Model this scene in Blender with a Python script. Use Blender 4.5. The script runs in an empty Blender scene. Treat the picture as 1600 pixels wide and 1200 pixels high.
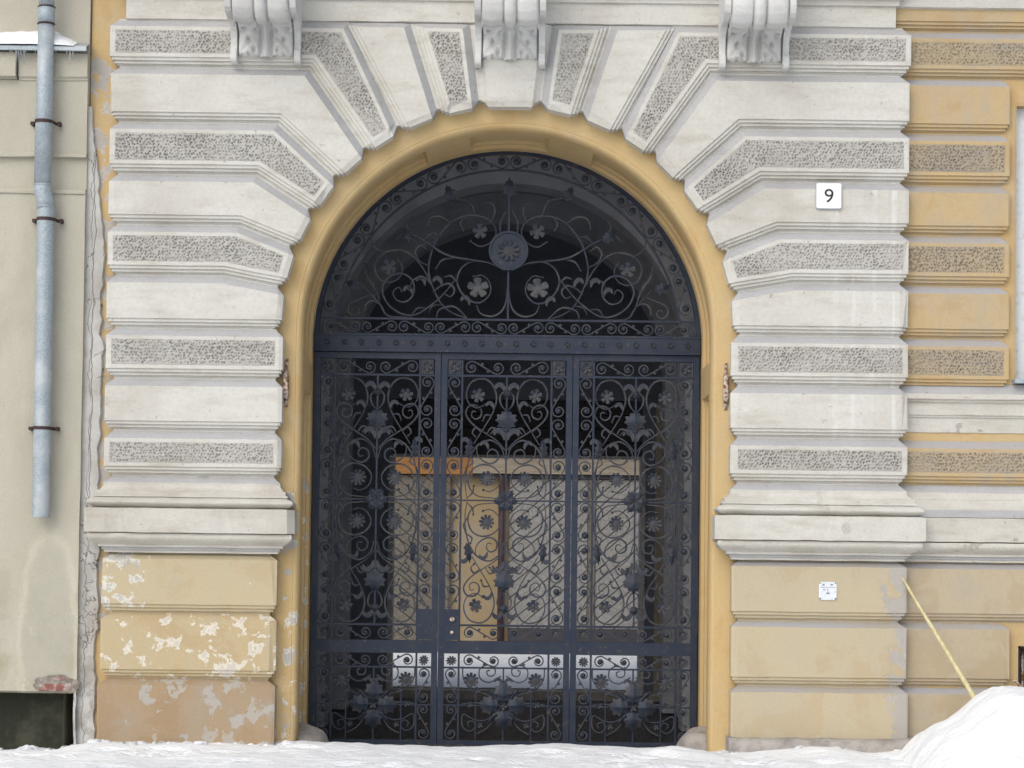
import bpy, bmesh, math, random
import numpy as np
from mathutils import Vector, Matrix, noise

random.seed(7)
rng = np.random.default_rng(11)
sc = bpy.context.scene
col = sc.collection
R = math.radians

# ------------------------------------------------------------------ camera
cam_d = bpy.data.cameras.new('camera')
cam = bpy.data.objects.new('camera', cam_d); col.objects.link(cam)
cam_d.sensor_fit = 'HORIZONTAL'; cam_d.sensor_width = 36.0
cam_d.lens = 3258.0 / 1600.0 * 36.0
cam_d.shift_y = 164.0 / 1600.0
cam_d.clip_start = 0.1; cam_d.clip_end = 500
TILT = math.atan(106 / 3258.0); ROLL = 0.012
cam.matrix_world = (Matrix.Translation((0.058, -18.0, 1.6)) @ Matrix.Rotation(R(90) + TILT, 4, 'X')
                    @ Matrix.Rotation(ROLL, 4, 'Z'))
sc.camera = cam

# ------------------------------------------------------------------ world, sun, exposure
world = bpy.data.worlds.new('World'); sc.world = world; world.use_nodes = True
wn = world.node_tree.nodes; wl = world.node_tree.links
SUN_EL, SUN_AZ = R(40), R(180 + 28)          # sun veiled by cloud, up and to the left behind the camera
sky = wn.new('ShaderNodeTexSky'); sky.sky_type = 'NISHITA'; sky.sun_disc = False
sky.sun_elevation = SUN_EL; sky.sun_rotation = SUN_AZ
sky.air_density = 1.0; sky.dust_density = 3.0; sky.ozone_density = 1.0
hs = wn.new('ShaderNodeHueSaturation'); hs.inputs['Saturation'].default_value = 0.62   # overcast: grey sky
wl.new(sky.outputs[0], hs.inputs['Color'])
bg = wn['Background']; bg.inputs['Strength'].default_value = 0.12
wl.new(hs.outputs[0], bg.inputs['Color'])
sl = bpy.data.lights.new('sun', 'SUN'); sl.energy = 1.0; sl.angle = R(75); sl.color = (1.0, 0.995, 0.98)
sun = bpy.data.objects.new('sun', sl); col.objects.link(sun)
sdir = Vector((math.sin(SUN_AZ) * math.cos(SUN_EL), math.cos(SUN_AZ) * math.cos(SUN_EL), math.sin(SUN_EL)))
sun.rotation_euler = sdir.to_track_quat('Z', 'Y').to_euler(); sun.location = sdir * 60
sc.view_settings.view_transform = 'Standard'; sc.view_settings.look = 'None'
sc.view_settings.gamma = 1.0; sc.view_settings.use_curve_mapping = False
sc.view_settings.exposure = 0.27
sc.cycles.max_bounces = 6; sc.cycles.diffuse_bounces = 3; sc.cycles.glossy_bounces = 2


# ------------------------------------------------------------------ materials
class NT:
    def __init__(s, name, rough=0.9, metallic=0.0, spec=0.2):
        s.m = bpy.data.materials.new(name); s.m.use_nodes = True
        s.n = s.m.node_tree.nodes; s.l = s.m.node_tree.links
        s.b = s.n['Principled BSDF']
        s.b.inputs['Roughness'].default_value = rough; s.b.inputs['Metallic'].default_value = metallic
        s.b.inputs['Specular IOR Level'].default_value = spec
        s.tc = s.n.new('ShaderNodeTexCoord').outputs['Object']
        s.sep = None
    def add(s, t, **k):
        n = s.n.new(t)
        for a, v in k.items(): setattr(n, a, v)
        return n
    def map(s, scale=(1, 1, 1), loc=(0, 0, 0), rot=(0, 0, 0)):
        n = s.add('ShaderNodeMapping'); n.inputs['Scale'].default_value = scale
        n.inputs['Location'].default_value = loc; n.inputs['Rotation'].default_value = rot
        s.l.new(s.tc, n.inputs[0]); return n.outputs[0]
    def noise(s, scale, detail=4, rough=.55, vec=None, dist=0.0):
        n = s.add('ShaderNodeTexNoise'); n.inputs['Scale'].default_value = scale
        n.inputs['Detail'].default_value = detail; n.inputs['Roughness'].default_value = rough
        n.inputs['Distortion'].default_value = dist
        s.l.new(vec if vec is not None else s.tc, n.inputs['Vector']); return n.outputs[0]
    def vor(s, scale, feature='F1', vec=None, out=0, rnd=1.0):
        n = s.add('ShaderNodeTexVoronoi'); n.feature = feature; n.inputs['Scale'].default_value = scale
        n.inputs['Randomness'].default_value = rnd
        s.l.new(vec if vec is not None else s.tc, n.inputs['Vector']); return n.outputs[out]
    def ramp(s, v, a, b, lo=0.0, hi=1.0):
        n = s.add('ShaderNodeMapRange'); n.interpolation_type = 'SMOOTHSTEP'
        n.inputs['From Min'].default_value = a; n.inputs['From Max'].default_value = b
        n.inputs['To Min'].default_value = lo; n.inputs['To Max'].default_value = hi
        s.l.new(v, n.inputs[0]); return n.outputs[0]
    def math(s, op, a, b=None):
        n = s.add('ShaderNodeMath'); n.operation = op
        for i, v in enumerate((a, b)):
            if v is None: continue
            if isinstance(v, (int, float)): n.inputs[i].default_value = v
            else: s.l.new(v, n.inputs[i])
        return n.outputs[0]
    def xyz(s, i):
        if s.sep is None:
            s.sep = s.add('ShaderNodeSeparateXYZ'); s.l.new(s.tc, s.sep.inputs[0])
        return s.sep.outputs[i]
    def mix(s, f, a, b, mode='MIX'):
        n = s.add('ShaderNodeMix'); n.data_type = 'RGBA'; n.blend_type = mode
        if isinstance(f, (int, float)): n.inputs[0].default_value = f
        else: s.l.new(f, n.inputs[0])
        for i, v in ((6, a), (7, b)):
            if isinstance(v, tuple): n.inputs[i].default_value = (*v, 1)
            else: s.l.new(v, n.inputs[i])
        return n.outputs[2]
    def color(s, v):
        if isinstance(v, tuple): s.b.inputs['Base Color'].default_value = (*v, 1)
        else: s.l.new(v, s.b.inputs['Base Color'])
        return s
    def bump(s, h, strength=.3, dist=.01):
        n = s.add('ShaderNodeBump'); n.inputs['Strength'].default_value = strength
        n.inputs['Distance'].default_value = dist
        s.l.new(h, n.inputs['Height'])
        if s.b.inputs['Normal'].links: s.l.new(s.b.inputs['Normal'].links[0].from_socket, n.inputs['Normal'])
        s.l.new(n.outputs[0], s.b.inputs['Normal']); return s


def plaster(name, c, dirt, d_amt=.5, streak=(0.8, 1, 3.5), bump=.35, fine=90, chips=0.0, drips=False):
    t = NT(name)
    big = t.ramp(t.noise(1.1, 3, .6), .35, .75)
    st = t.ramp(t.noise(2.6, 5, .65, t.map(streak)), .45, .8)
    fi = t.ramp(t.noise(38, 2, .6), .35, .75)
    k = t.math('MULTIPLY', t.math('ADD', t.math('MULTIPLY', st, .75), t.math('MULTIPLY', big, .45)), d_amt)
    base = t.mix(k, c, dirt)
    base = t.mix(t.math('MULTIPLY', t.ramp(t.noise(.55, 6, .65), .5, .68), .45), base, tuple(v * .92 for v in dirt))
    base = t.mix(t.math('MULTIPLY', fi, .16), base, tuple(v * .72 for v in dirt))
    speck = t.ramp(t.noise(24, 2, .5), .70, .76)
    base = t.mix(t.math('MULTIPLY', speck, .5), base, tuple(v * .45 for v in dirt))
    if drips:      # runs of fresher and dirtier limewash down the outer end of the pilaster
        s1 = t.noise(1.0, 2, .5, t.map((8, .1, .22))); zone = t.math('MULTIPLY', t.ramp(t.xyz(0), 2.55, 2.95), t.ramp(t.xyz(2), 2.5, 2.8))
        base = t.mix(t.math('MULTIPLY', t.math('MULTIPLY', t.ramp(s1, .53, .60), zone), t.ramp(t.noise(5, 5, .65), .35, .65, .05, .6)), base, (.70, .71, .685))
        base = t.mix(t.math('MULTIPLY', t.math('MULTIPLY', t.ramp(s1, .42, .38), zone), .55), base, (.50, .47, .43))
    if chips:
        cm = t.ramp(t.noise(5.5, 7, .6), chips, chips + .012)
        base = t.mix(cm, base, (.42, .385, .35)); t.bump(t.math('SUBTRACT', 1.0, cm), .8, .01)
    t.color(base)
    t.bump(t.noise(9, 4, .65, t.map((.6, 1, 1.3))), bump, .02).bump(t.noise(fine, 1, .6), .18, .004)
    return t

M = {}
M['white'] = plaster('white_stucco', (.62, .615, .57), (.46, .425, .365), 1.0, chips=.75).m
M['white_d'] = plaster('streaked_white_stucco', (.62, .615, .57), (.46, .425, .365), 1.0, drips=True, chips=.75).m
M['white2'] = plaster('worn_white_stucco', (.60, .59, .54), (.43, .385, .325), 1.0, chips=.675).m
M['soot'] = plaster('sooty_stucco', (.455, .455, .46), (.33, .325, .325), .75, bump=.25).m
t = plaster('vermiculated_stucco', (.47, .46, .43), (.33, .315, .285), .9)
M['verm'] = t.m
M['corbel'] = plaster('corbel_stucco', (.68, .685, .665), (.48, .47, .45), .6, bump=.18).m


def yellow(name, c, dirt, amt, flake=None, flake_col=(.66, .64, .57), extra=None, grey_t=.5, deep=.7):
    t = NT(name)
    big = t.ramp(t.noise(1.4, 5, .6, None, .4), .38, .72)
    st = t.ramp(t.noise(3.2, 5, .6, t.map((1.6, 1, .7))), .45, .8)
    k = t.math('MULTIPLY', t.math('ADD', t.math('MULTIPLY', st, .6), t.math('MULTIPLY', big, .5)), amt)
    base = t.mix(k, c, dirt)
    base = t.mix(t.math('MULTIPLY', t.ramp(t.noise(45, 3), .4, .75), .15), base, tuple(v * .6 for v in c))
    base = t.mix(t.math('MULTIPLY', t.ramp(t.noise(2.1, 6, .65, t.map((1, 1, 1), (8, 3, 1)), .6), .52, .60), .32), base, (c[0] * .86, c[1] * .74, c[2] * .62))
    h = t.noise(14, 5, .7)
    t.bump(h, .22, .015)
    if flake:
        # flaked paint: islands of old limewash and bare render with crisp edges; (lo, hi) bounds in metres raise the odds inside a zone
        n = t.noise(7.5, 8, .62, None, .25)
        grey = t.ramp(t.noise(3.1, 5, .6, t.map((1, 1, 1), (3.7, 1.1, 9.2))), grey_t - .02, grey_t + .02)
        tot = None
        for (ax, lo, hi, soft, base_t, gain) in flake:
            v = t.xyz(ax)
            m = t.math('MULTIPLY', t.ramp(v, lo - soft, lo), t.ramp(v, hi, hi + soft, 1, 0))
            if ax == 3: m = None
            tot = m if tot is None else t.math('MULTIPLY', tot, m)
        th = t.math('SUBTRACT', flake[0][4], t.math('MULTIPLY', tot, flake[0][5]))
        mask = t.ramp(t.math('SUBTRACT', n, th), 0.0, .015)
        mask2 = t.ramp(t.math('SUBTRACT', n, th), .045, .065)      # deeper loss: bare render inside the limewash rim
        fc = t.mix(t.math('MAXIMUM', t.math('MULTIPLY', grey, .85), t.math('MULTIPLY', mask2, deep)), flake_col, (.41, .385, .35))
        t.bump(t.math('SUBTRACT', 1.0, mask2), .5 * deep, .006)
        base = t.mix(mask, base, fc)
        t.bump(t.math('SUBTRACT', 1.0, mask), .7, .006)
        t.bump(t.math('MULTIPLY', mask, t.noise(60, 4)), .35, .008)
    if extra: base = extra(t, base)
    t.color(base)
    return t

M['yellow'] = yellow('ochre_paint', (.545, .395, .20), (.50, .415, .28), .8,
    flake=[(0, -3.66, -3.44, .02, .70, .20), (2, 1.0, 5.9, .3, 0, 0)], flake_col=(.50, .48, .45)).m
M['yellow_r'] = yellow('dusty_ochre_paint', (.51, .38, .205), (.41, .365, .295), .95).m
M['ring'] = yellow('ochre_paint_on_jamb', (.56, .41, .205), (.525, .425, .265), .7,
                   flake=[(2, -1, 2.1, .5, .78, .24), (0, -1.90, -1.80, .04, 0, 0)]).m
t = plaster('vermiculated_ochre', (.40, .33, .225), (.31, .28, .245), .95); M['verm_y'] = t.m
M['soot_y'] = plaster('sooty_ochre_ledge', (.39, .385, .395), (.40, .34, .25), .6, bump=.2).m
M['plinth_top'] = yellow('pale_ochre_plinth', (.50, .43, .295), (.465, .41, .315), .8,
                         flake=[(0, 3.48, 3.9, .42, .78, .40)], flake_col=(.46, .43, .395)).m
M['plinth_r'] = yellow('pale_ochre_course', (.475, .40, .28), (.42, .375, .305), .95).m
M['plinth_a'] = yellow('peeling_ochre_plinth', (.505, .425, .28), (.48, .425, .315), .8,
                       flake=[(0, -3.6, -3.36, .5, .68, .20)], grey_t=.62).m
M['plinth_b'] = yellow('flaking_ochre_plinth', (.49, .395, .24), (.47, .415, .305), .9,
                       flake=[(0, -3.1, -1.9, .5, .65, .105)], flake_col=(.68, .63, .53), grey_t=.64, deep=.45).m
M['plinth_c'] = yellow('damp_ochre_plinth', (.375, .275, .17), (.36, .32, .265), 1.0,
                       flake=[(0, -3.0, -2.0, .5, .70, .15)], flake_col=(.42, .38, .32)).m


def cem(t, base): return base
t = NT('cracked_cement')
base = t.mix(t.ramp(t.noise(3.5, 6, .6), .35, .7), (.56, .56, .54), (.42, .40, .37))
base = t.mix(t.math('MULTIPLY', t.ramp(t.noise(6, 6, .65), .42, .6), t.ramp(t.xyz(2), .3, 1.6, .8, .15)), base, (.30, .285, .26))
def crackline(x0, wob, off, w):
    n1 = t.noise(1.0, 6, .62, t.map((.01, .01, 2.6), (off, 0, off)))
    d = t.math('ABSOLUTE', t.math('SUBTRACT', t.math('SUBTRACT', t.xyz(0), x0), t.math('MULTIPLY', t.math('SUBTRACT', n1, .5), wob)))
    return t.ramp(d, w * .4, w, 1, 0)
gate_ = t.ramp(t.noise(1.0, 2, .5, t.map((.01, .01, 1.1), (5, 0, 2))), .42, .46)
crack = t.math('MULTIPLY', crackline(-3.60, .14, 1.0, .0045), t.ramp(t.xyz(2), 1.7, 2.3))
crack = t.math('MAXIMUM', crack, t.math('MULTIPLY', crackline(-3.615, .22, 8.0, .0035), gate_))
h = t.math('ABSOLUTE', t.math('SUBTRACT', t.noise(1.0, 4, .6, t.map((2.2, .01, 2.4), (2, 0, 7))), .5))
crack = t.math('MAXIMUM', crack, t.math('MULTIPLY', t.ramp(h, .002, .006, 1, 0), t.ramp(t.noise(1.5, 2), .52, .56)))
base = t.mix(t.math('MULTIPLY', crack, .85), base, (.15, .135, .12))
t.color(base).bump(t.math('SUBTRACT', 1.0, crack), .6, .008).bump(t.noise(40, 4), .3, .008)
M['cement'] = t.m

t = NT('beige_roughcast')
st = t.ramp(t.noise(1.2, 5, .6, t.map((1.5, 1, .5)), .5), .4, .75)
low = t.ramp(t.math('ADD', t.xyz(2), t.math('MULTIPLY', t.noise(2.2, 4), 1.4)), 1.1, 2.5, 1, 0)
base = t.mix(t.math('MULTIPLY', st, .6), (.50, .475, .395), (.41, .385, .31))
base = t.mix(t.math('MULTIPLY', low, t.ramp(t.noise(2.8, 5, .6), .42, .62)), base, (.37, .355, .255))
base = t.mix(t.math('MULTIPLY', t.ramp(t.noise(3.3, 5, .6, t.map((1, 1, 1), (4, 2, 6))), .56, .62), low), base, (.60, .555, .42))
dx = t.math('DIVIDE', t.math('ADD', t.xyz(0), 3.93), .24); dz = t.math('DIVIDE', t.math('SUBTRACT', t.xyz(2), .85), .85)
rr = t.math('ADD', t.math('ADD', t.math('MULTIPLY', dx, dx), t.math('MULTIPLY', dz, dz)), t.math('MULTIPLY', t.math('SUBTRACT', t.noise(3.0, 5, .6), .5), 1.3))
base = t.mix(t.math('MULTIPLY', t.math('MULTIPLY', t.ramp(rr, 1.45, 1.15), t.ramp(rr, .8, 1.1)), .6), base, (.56, .53, .43))      # pale tide mark
base = t.mix(t.math('MULTIPLY', t.ramp(rr, 1.05, .6), .55), base, (.40, .385, .32))                                             # damp splashed by the spout
blot = t.ramp(t.noise(.9, 6, .65, t.map((1.3, 1, .8), (2, 5, 3)), .6), .46, .64)
base = t.mix(t.math('MULTIPLY', blot, .45), base, (.40, .375, .30))
base = t.mix(t.math('MULTIPLY', t.ramp(t.noise(70, 2), .4, .75), .28), base, (.34, .31, .24))
t.color(base).bump(t.noise(70, 4, .7), .55, .008).bump(t.noise(7, 4), .3, .02)
M['beige'] = t.m

t = NT('galvanised_steel', .6, .25, .4)
base = t.mix(t.ramp(t.vor(60), .2, .8), (.39, .45, .49), (.31, .36, .395))
base = t.mix(t.ramp(t.noise(4, 5), .48, .7), base, (.48, .52, .54))
t.color(base).bump(t.noise(30, 3), .12, .004)
M['zinc'] = t.m
t = NT('dark_strap_iron', .6, .4); t.color(t.mix(t.noise(20), (.05, .035, .045), (.10, .06, .05))); M['strap'] = t.m
t = NT('blue_black_iron', .45, .0, .35)
base = t.mix(t.ramp(t.noise(5, 5, .6), .35, .7), (.012, .022, .048), (.024, .032, .052))
base = t.mix(t.ramp(t.noise(24, 5, .65), .60, .70), base, (.095, .072, .06))
t.color(base).bump(t.noise(50, 3), .2, .003)
M['iron'] = t.m
t = NT('dusty_iron_ornament', .55, .0, .3)
t.color(t.mix(t.ramp(t.noise(9, 5, .6), .35, .7), (.022, .031, .052), (.062, .061, .064))).bump(t.noise(60, 3), .25, .003)
M['iron2'] = t.m
t = NT('dusty_pale_iron', .7, .0, .3); t.color(t.mix(t.ramp(t.noise(12, 5, .6), .35, .7), (.045, .05, .065), (.10, .10, .098))).bump(t.noise(60, 3), .25, .003); M['iron3'] = t.m
t = NT('rusty_iron', .85); t.color(t.mix(t.ramp(t.noise(30, 4), .4, .6), (.55, .50, .43), (.20, .085, .04))).bump(t.noise(60), .4, .004)
M['rust'] = t.m
t = NT('snow', .75, 0, .3)
base = t.mix(t.ramp(t.noise(3.5, 4), .5, .8), (.89, .91, .93), (.80, .84, .88))
base = t.mix(t.math('MULTIPLY', t.ramp(t.noise(3.1, 6, .7, t.map((1, 1, 1), (6, 1, 0))), .66, .72), .55), base, (.42, .41, .44))
t.color(t.mix(t.math('MULTIPLY', t.ramp(t.noise(34, 3, .6), .68, .73), .45), base, (.30, .28, .27)))
t.bump(t.noise(7, 5, .65, t.map((.6, 1.6, 1))), .7, .05).bump(t.noise(60, 2), .3, .006)
M['snow'] = t.m
t = NT('dirty_snow', .8)
t.color(t.mix(t.ramp(t.noise(9, 6, .65), .42, .66), (.80, .82, .85), (.34, .32, .30))).bump(t.noise(22, 5), .6, .03)
M['slush'] = t.m
t = NT('ice', .08, 0, .5); t.b.inputs['Transmission Weight'].default_value = .85; t.b.inputs['IOR'].default_value = 1.31
t.color((.92, .96, 1.0)); M['ice'] = t.m
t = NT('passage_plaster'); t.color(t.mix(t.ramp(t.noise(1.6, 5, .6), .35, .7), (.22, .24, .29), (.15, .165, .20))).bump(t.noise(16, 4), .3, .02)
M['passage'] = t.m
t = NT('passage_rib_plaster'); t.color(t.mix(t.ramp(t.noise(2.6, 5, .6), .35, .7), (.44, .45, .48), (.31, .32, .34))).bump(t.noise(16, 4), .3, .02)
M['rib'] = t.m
t = NT('dark_cobbles', .7); v = t.vor(9, 'DISTANCE_TO_EDGE')
t.color(t.mix(t.ramp(v, 0, .06), (.03, .03, .03), (.085, .085, .09))).bump(t.ramp(v, 0, .12), .7, .02)
M['cobble'] = t.m
t = NT('dark_stained_board', .7); t.color(t.mix(t.noise(6, 5, .6, t.map((.3, 1, 6))), (.045, .045, .055), (.085, .08, .08))).bump(t.noise(12, 5, .6, t.map((.3, 1, 8))), .4, .006)
M['darkwood'] = t.m


def wood(name, a, b, vec=(8, 8, .6), r=.8):
    t = NT(name, r); n = t.noise(5, 6, .65, t.map(vec))
    t.color(t.mix(t.ramp(n, .3, .7), a, b)).bump(n, .4, .006); return t.m
M['yardwall'] = plaster('stained_yard_stucco', (.37, .27, .14), (.37, .34, .30), 1.2, streak=(1.5, 1, .5)).m
M['greywood'] = wood('weathered_grey_board', (.36, .35, .335), (.24, .225, .205), (5, 5, 5))
M['brownwood'] = wood('weathered_brown_board', (.20, .18, .15), (.135, .12, .10), (5, 5, 5))
M['orangewood'] = wood('orange_stained_beam', (.40, .20, .07), (.28, .14, .05), (.8, 8, 8))
M['palewood'] = wood('pale_eaves_board', (.42, .36, .28), (.28, .23, .17), (.8, 8, 8))
M['pole'] = wood('yellowed_pole', (.66, .60, .37), (.50, .42, .22), (9, 9, 1.2), .6)
M['jambwhite'] = plaster('white_inner_jamb', (.62, .61, .58), (.42, .40, .37), .7).m
t = NT('white_window_paint', .5); t.color(t.mix(t.ramp(t.noise(14, 5), .5, .75), (.68, .70, .71), (.50, .49, .47))).bump(t.noise(30, 4), .25, .004); M['winwhite'] = t.m
t = NT('window_glass', .05, 0, .8); t.color((.04, .05, .06)); M['glass'] = t.m
t = NT('enamel_white', .18, 0, .5); t.color((.80, .82, .83)); M['enamel'] = t.m
t = NT('enamel_rim', .3, 0, .5); t.color((.42, .45, .47)); M['enrim'] = t.m
t = NT('enamel_black', .25, 0, .5); t.color((.02, .02, .025)); M['black'] = t.m
t = NT('notice_white', .35, 0, .4); t.color(t.mix(t.ramp(t.noise(40, 4), .5, .7), (.72, .76, .80), (.55, .60, .66))); M['notice'] = t.m
t = NT('notice_print', .5); t.color((.25, .28, .33)); M['print'] = t.m
t = NT('rough_stone'); t.color(t.mix(t.ramp(t.noise(7, 6, .6), .35, .7), (.42, .39, .355), (.27, .25, .23))).bump(t.noise(14, 5, .6), .7, .03); M['stone'] = t.m
t = NT('broken_brick'); t.color(t.mix(t.ramp(t.noise(18, 5), .4, .65), (.25, .105, .085), (.44, .39, .36))).bump(t.noise(30, 5), .6, .01); M['brick'] = t.m
t = NT('old_mortar'); t.color(t.mix(t.ramp(t.noise(16, 5), .4, .65), (.33, .30, .26), (.20, .17, .15))).bump(t.noise(30, 4), .7, .02); M['mortar'] = t.m
t = NT('niche_dark'); t.color(t.mix(t.ramp(t.noise(6, 5), .4, .7), (.05, .055, .04), (.10, .10, .075))).bump(t.noise(25, 4), .5, .02); M['niche'] = t.m
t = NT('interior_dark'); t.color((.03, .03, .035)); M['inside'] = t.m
t = NT('scratched_mark'); t.color((.50, .49, .47)); M['mark'] = t.m


# ------------------------------------------------------------------ mesh helpers
class MB:
    def __init__(s): s.v = []; s.f = []; s.m = []; s.sm = []
    def vert(s, p): s.v.append(tuple(p)); return len(s.v) - 1
    def face(s, idx, mat=0, smooth=False): s.f.append(tuple(idx)); s.m.append(mat); s.sm.append(smooth)
    def poly(s, pts, mat=0): s.face([s.vert(p) for p in pts], mat)
    def grid(s, rows, mat=0, smooth=True, matf=None, skip=None):
        ids = [[s.vert(p) for p in r] for r in rows]
        for i in range(len(rows) - 1):
            for j in range(len(rows[0]) - 1):
                if skip and skip(i, j): continue
                s.face((ids[i][j], ids[i][j + 1], ids[i + 1][j + 1], ids[i + 1][j]), matf(i, j) if matf else mat, smooth)
        return ids
    def box(s, a, b, mat=0):
        x0, y0, z0 = a; x1, y1, z1 = b
        i = [s.vert(p) for p in ((x0, y0, z0), (x1, y0, z0), (x1, y1, z0), (x0, y1, z0), (x0, y0, z1), (x1, y0, z1), (x1, y1, z1), (x0, y1, z1))]
        for q in ((0, 3, 2, 1), (4, 5, 6, 7), (0, 1, 5, 4), (1, 2, 6, 5), (2, 3, 7, 6), (3, 0, 4, 7)): s.face([i[k] for k in q], mat)
    def prism(s, pts, y0, y1, mat=0):
        """2D outline (x,z) pushed from y0 (front) to y1 (back)"""
        a = [s.vert((x, y0, z)) for x, z in pts]; b = [s.vert((x, y1, z)) for x, z in pts]
        s.face(a, mat); s.face(b[::-1], mat); n = len(pts)
        for k in range(n): s.face((a[k], b[k], b[(k + 1) % n], a[(k + 1) % n]), mat)
    def bar(s, pts, w, d, y=0.0, mat=0, taper=None, closed=False):
        """flat iron bar following a 2D polyline in the x-z plane, rectangular section w (in plane) x d (deep)"""
        P = [Vector(p) for p in pts]; n = len(P); rings = []
        for i in range(n):
            if closed: tg = P[(i + 1) % n] - P[i - 1]
            else: tg = P[min(i + 1, n - 1)] - P[max(i - 1, 0)]
            if tg.length < 1e-9: tg = Vector((1, 0))
            tg.normalize(); nr = Vector((-tg.y, tg.x))
            ww = w * (taper(i / (n - 1)) if taper else 1) / 2
            a = P[i] + nr * ww; b = P[i] - nr * ww
            rings.append([s.vert((a.x, y - d / 2, a.y)), s.vert((b.x, y - d / 2, b.y)), s.vert((b.x, y + d / 2, b.y)), s.vert((a.x, y + d / 2, a.y))])
        for i in range(n if closed else n - 1):
            A, B = rings[i], rings[(i + 1) % n]
            for k in range(4): s.face((A[k], A[(k + 1) % 4], B[(k + 1) % 4], B[k]), mat)
        if not closed: s.face(rings[0][::-1], mat); s.face(rings[-1], mat)
    def tube(s, pts, rad, n=12, mat=0, smooth=True, cap=True):
        P = [Vector(p) for p in pts]; rings = []
        for i, p in enumerate(P):
            tg = (P[min(i + 1, len(P) - 1)] - P[max(i - 1, 0)]).normalized()
            ref = Vector((0, 1, 0)) if abs(tg.y) < .9 else Vector((1, 0, 0))
            a = tg.cross(ref).normalized(); b = tg.cross(a)
            r = rad[i] if isinstance(rad, (list, tuple)) else rad
            rings.append([s.vert(p + (a * math.cos(k * 2 * math.pi / n) + b * math.sin(k * 2 * math.pi / n)) * r) for k in range(n)])
        for A, B in zip(rings, rings[1:]):
            for k in range(n): s.face((A[k], A[(k + 1) % n], B[(k + 1) % n], B[k]), mat, smooth)
        if cap: s.face(rings[0][::-1], mat); s.face(rings[-1], mat)
    def mesh(s, name, mats):
        me = bpy.data.meshes.new(name); me.from_pydata(s.v, [], s.f)
        for m in (mats if isinstance(mats, (list, tuple)) else [mats]): me.materials.append(M[m])
        me.polygons.foreach_set('material_index', s.m); me.polygons.foreach_set('use_smooth', s.sm)
        me.update(); return me
    def build(s, name, mats, parent=None):
        return link(name, s.mesh(name, mats), parent)


def link(name, me, parent=None):
    o = bpy.data.objects.new(name, me); col.objects.link(o)
    if parent is not None: o.parent = parent
    return o
def tag(o, label=None, cat=None, group=None, kind=None):
    for k, v in (('label', label), ('category', cat), ('group', group), ('kind', kind)):
        if v: o[k] = v
    return o
def empty(name, loc, label, cat, group=None):
    """root of a thing; its parts are built in world coordinates"""
    o = bpy.data.objects.new(name, None); col.objects.link(o); o.location = loc
    o.empty_display_size = .2
    return tag(o, label, cat, group)
def keep(o):
    """cancel the root's offset so that a part built in world coordinates stays put"""
    p = o.parent
    off = Vector((0, 0, 0))
    while p is not None: off = off + p.location; p = p.parent
    o.location = -off if o.parent is not None else o.location
    return o
def jit(p, amp=.003, fr=5.0):
    v = noise.noise_vector(Vector(p) * fr); w = noise.noise_vector(Vector(p) * fr * 4.3 + Vector((7, 3, 1)))
    return (p[0] + amp * (v.x + .4 * w.x), p[1] + amp * (v.y + .4 * w.y), p[2] + amp * (v.z + .4 * w.z))

# all roots sit at their base with x = 0, y = 0 unless parts are modelled locally, so children use world coordinates
building = empty('apartment_building', (0, 0, 0), 'white and ochre rusticated stucco building around an arched carriage entrance', 'building')

# ------------------------------------------------------------------ the setting: snow, ground
def hills(x, y):
    return .020 * noise.noise(Vector((x * .9, y * .9, 0))) + .014 * noise.noise(Vector((x * 3.1, y * 3.1, 4))) + .009 * noise.noise(Vector((x * 8, y * 11, 8)))
def axis(lo, hi, fine_lo, fine_hi, step, coarse):
    a = [lo]
    while a[-1] < hi:
        x = a[-1]; a.append(x + (step if fine_lo <= x < fine_hi else coarse))
    return a
xs = axis(-60, 60, -6, 7, .07, 2.0); ys = axis(-60, .1, -4, .2, .055, 2.0)
ys[-1] = .10
m = MB()
random.seed(21)
FEET = [(random.uniform(-5, 3.6), random.uniform(-2.9, -.55), random.uniform(-.7, .7)) for k in range(90)]
random.seed(7)
def ground_z(x, y):
    z = 1.5 * hills(x, y) - .035
    if -3.3 < y < -.2:
        for fx, fy, fa in FEET:
            if abs(x - fx) < .3 and abs(y - fy) < .3:
                u = (x - fx) * math.cos(fa) + (y - fy) * math.sin(fa); v = -(x - fx) * math.sin(fa) + (y - fy) * math.cos(fa)
                d = (u / .15) ** 2 + (v / .065) ** 2
                z += -.035 * math.exp(-d * d) + .012 * math.exp(-(d - 1.9) ** 2)
    z += .045 * math.exp(-((y + .35) / .3) ** 2) * (0.6 + noise.noise(Vector((x * 1.7, 2, 5))))      # low ridge shovelled along the wall
    z -= .085 * max(0, min(1, (-3.45 - x) / .35)) * max(0, min(1, (y + 1.6) / 1.2))                  # dips towards the cellar niche
    return z
m.grid([[(x, y, ground_z(x, y)) for x in xs] for y in ys])
tag(m.build('snow_ground', 'snow'), kind='structure', label='trodden white snow covering the pavement and street')

m = MB(); N = 96; K = 60                                     # cleared snow heaped against the right of the wall
rows = []
for j in range(K + 1):
    y = -2.3 + 2.2 * j / K; r = []
    for i in range(N + 1):
        x = 3.15 + 4.6 * i / N
        prof = np.interp(x, [3.15, 3.24, 3.30, 3.46, 3.67, 3.9, 4.02, 4.4, 5.2, 6.6, 7.75], [-.15, -.10, .02, .235, .325, .535, .60, .615, .65, .5, -.1])
        yy = (y + 1.2) / 1.12
        sh = max(0.0, 1 - abs(yy) ** 2.6)
        z = prof * sh ** .7 - .12 * (1 - sh)
        z += (.035 * noise.noise(Vector((x * 2.2, y * 2.2, 1))) + .018 * noise.noise(Vector((x * 7, y * 7, 3)))
              + .012 * abs(noise.noise(Vector((x * 15, y * 15, 5))))) * sh
        r.append((x + .03 * noise.noise(Vector((x * 4, y * 4, 9))), y, z))
    rows.append(r)
m.grid(rows)
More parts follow.
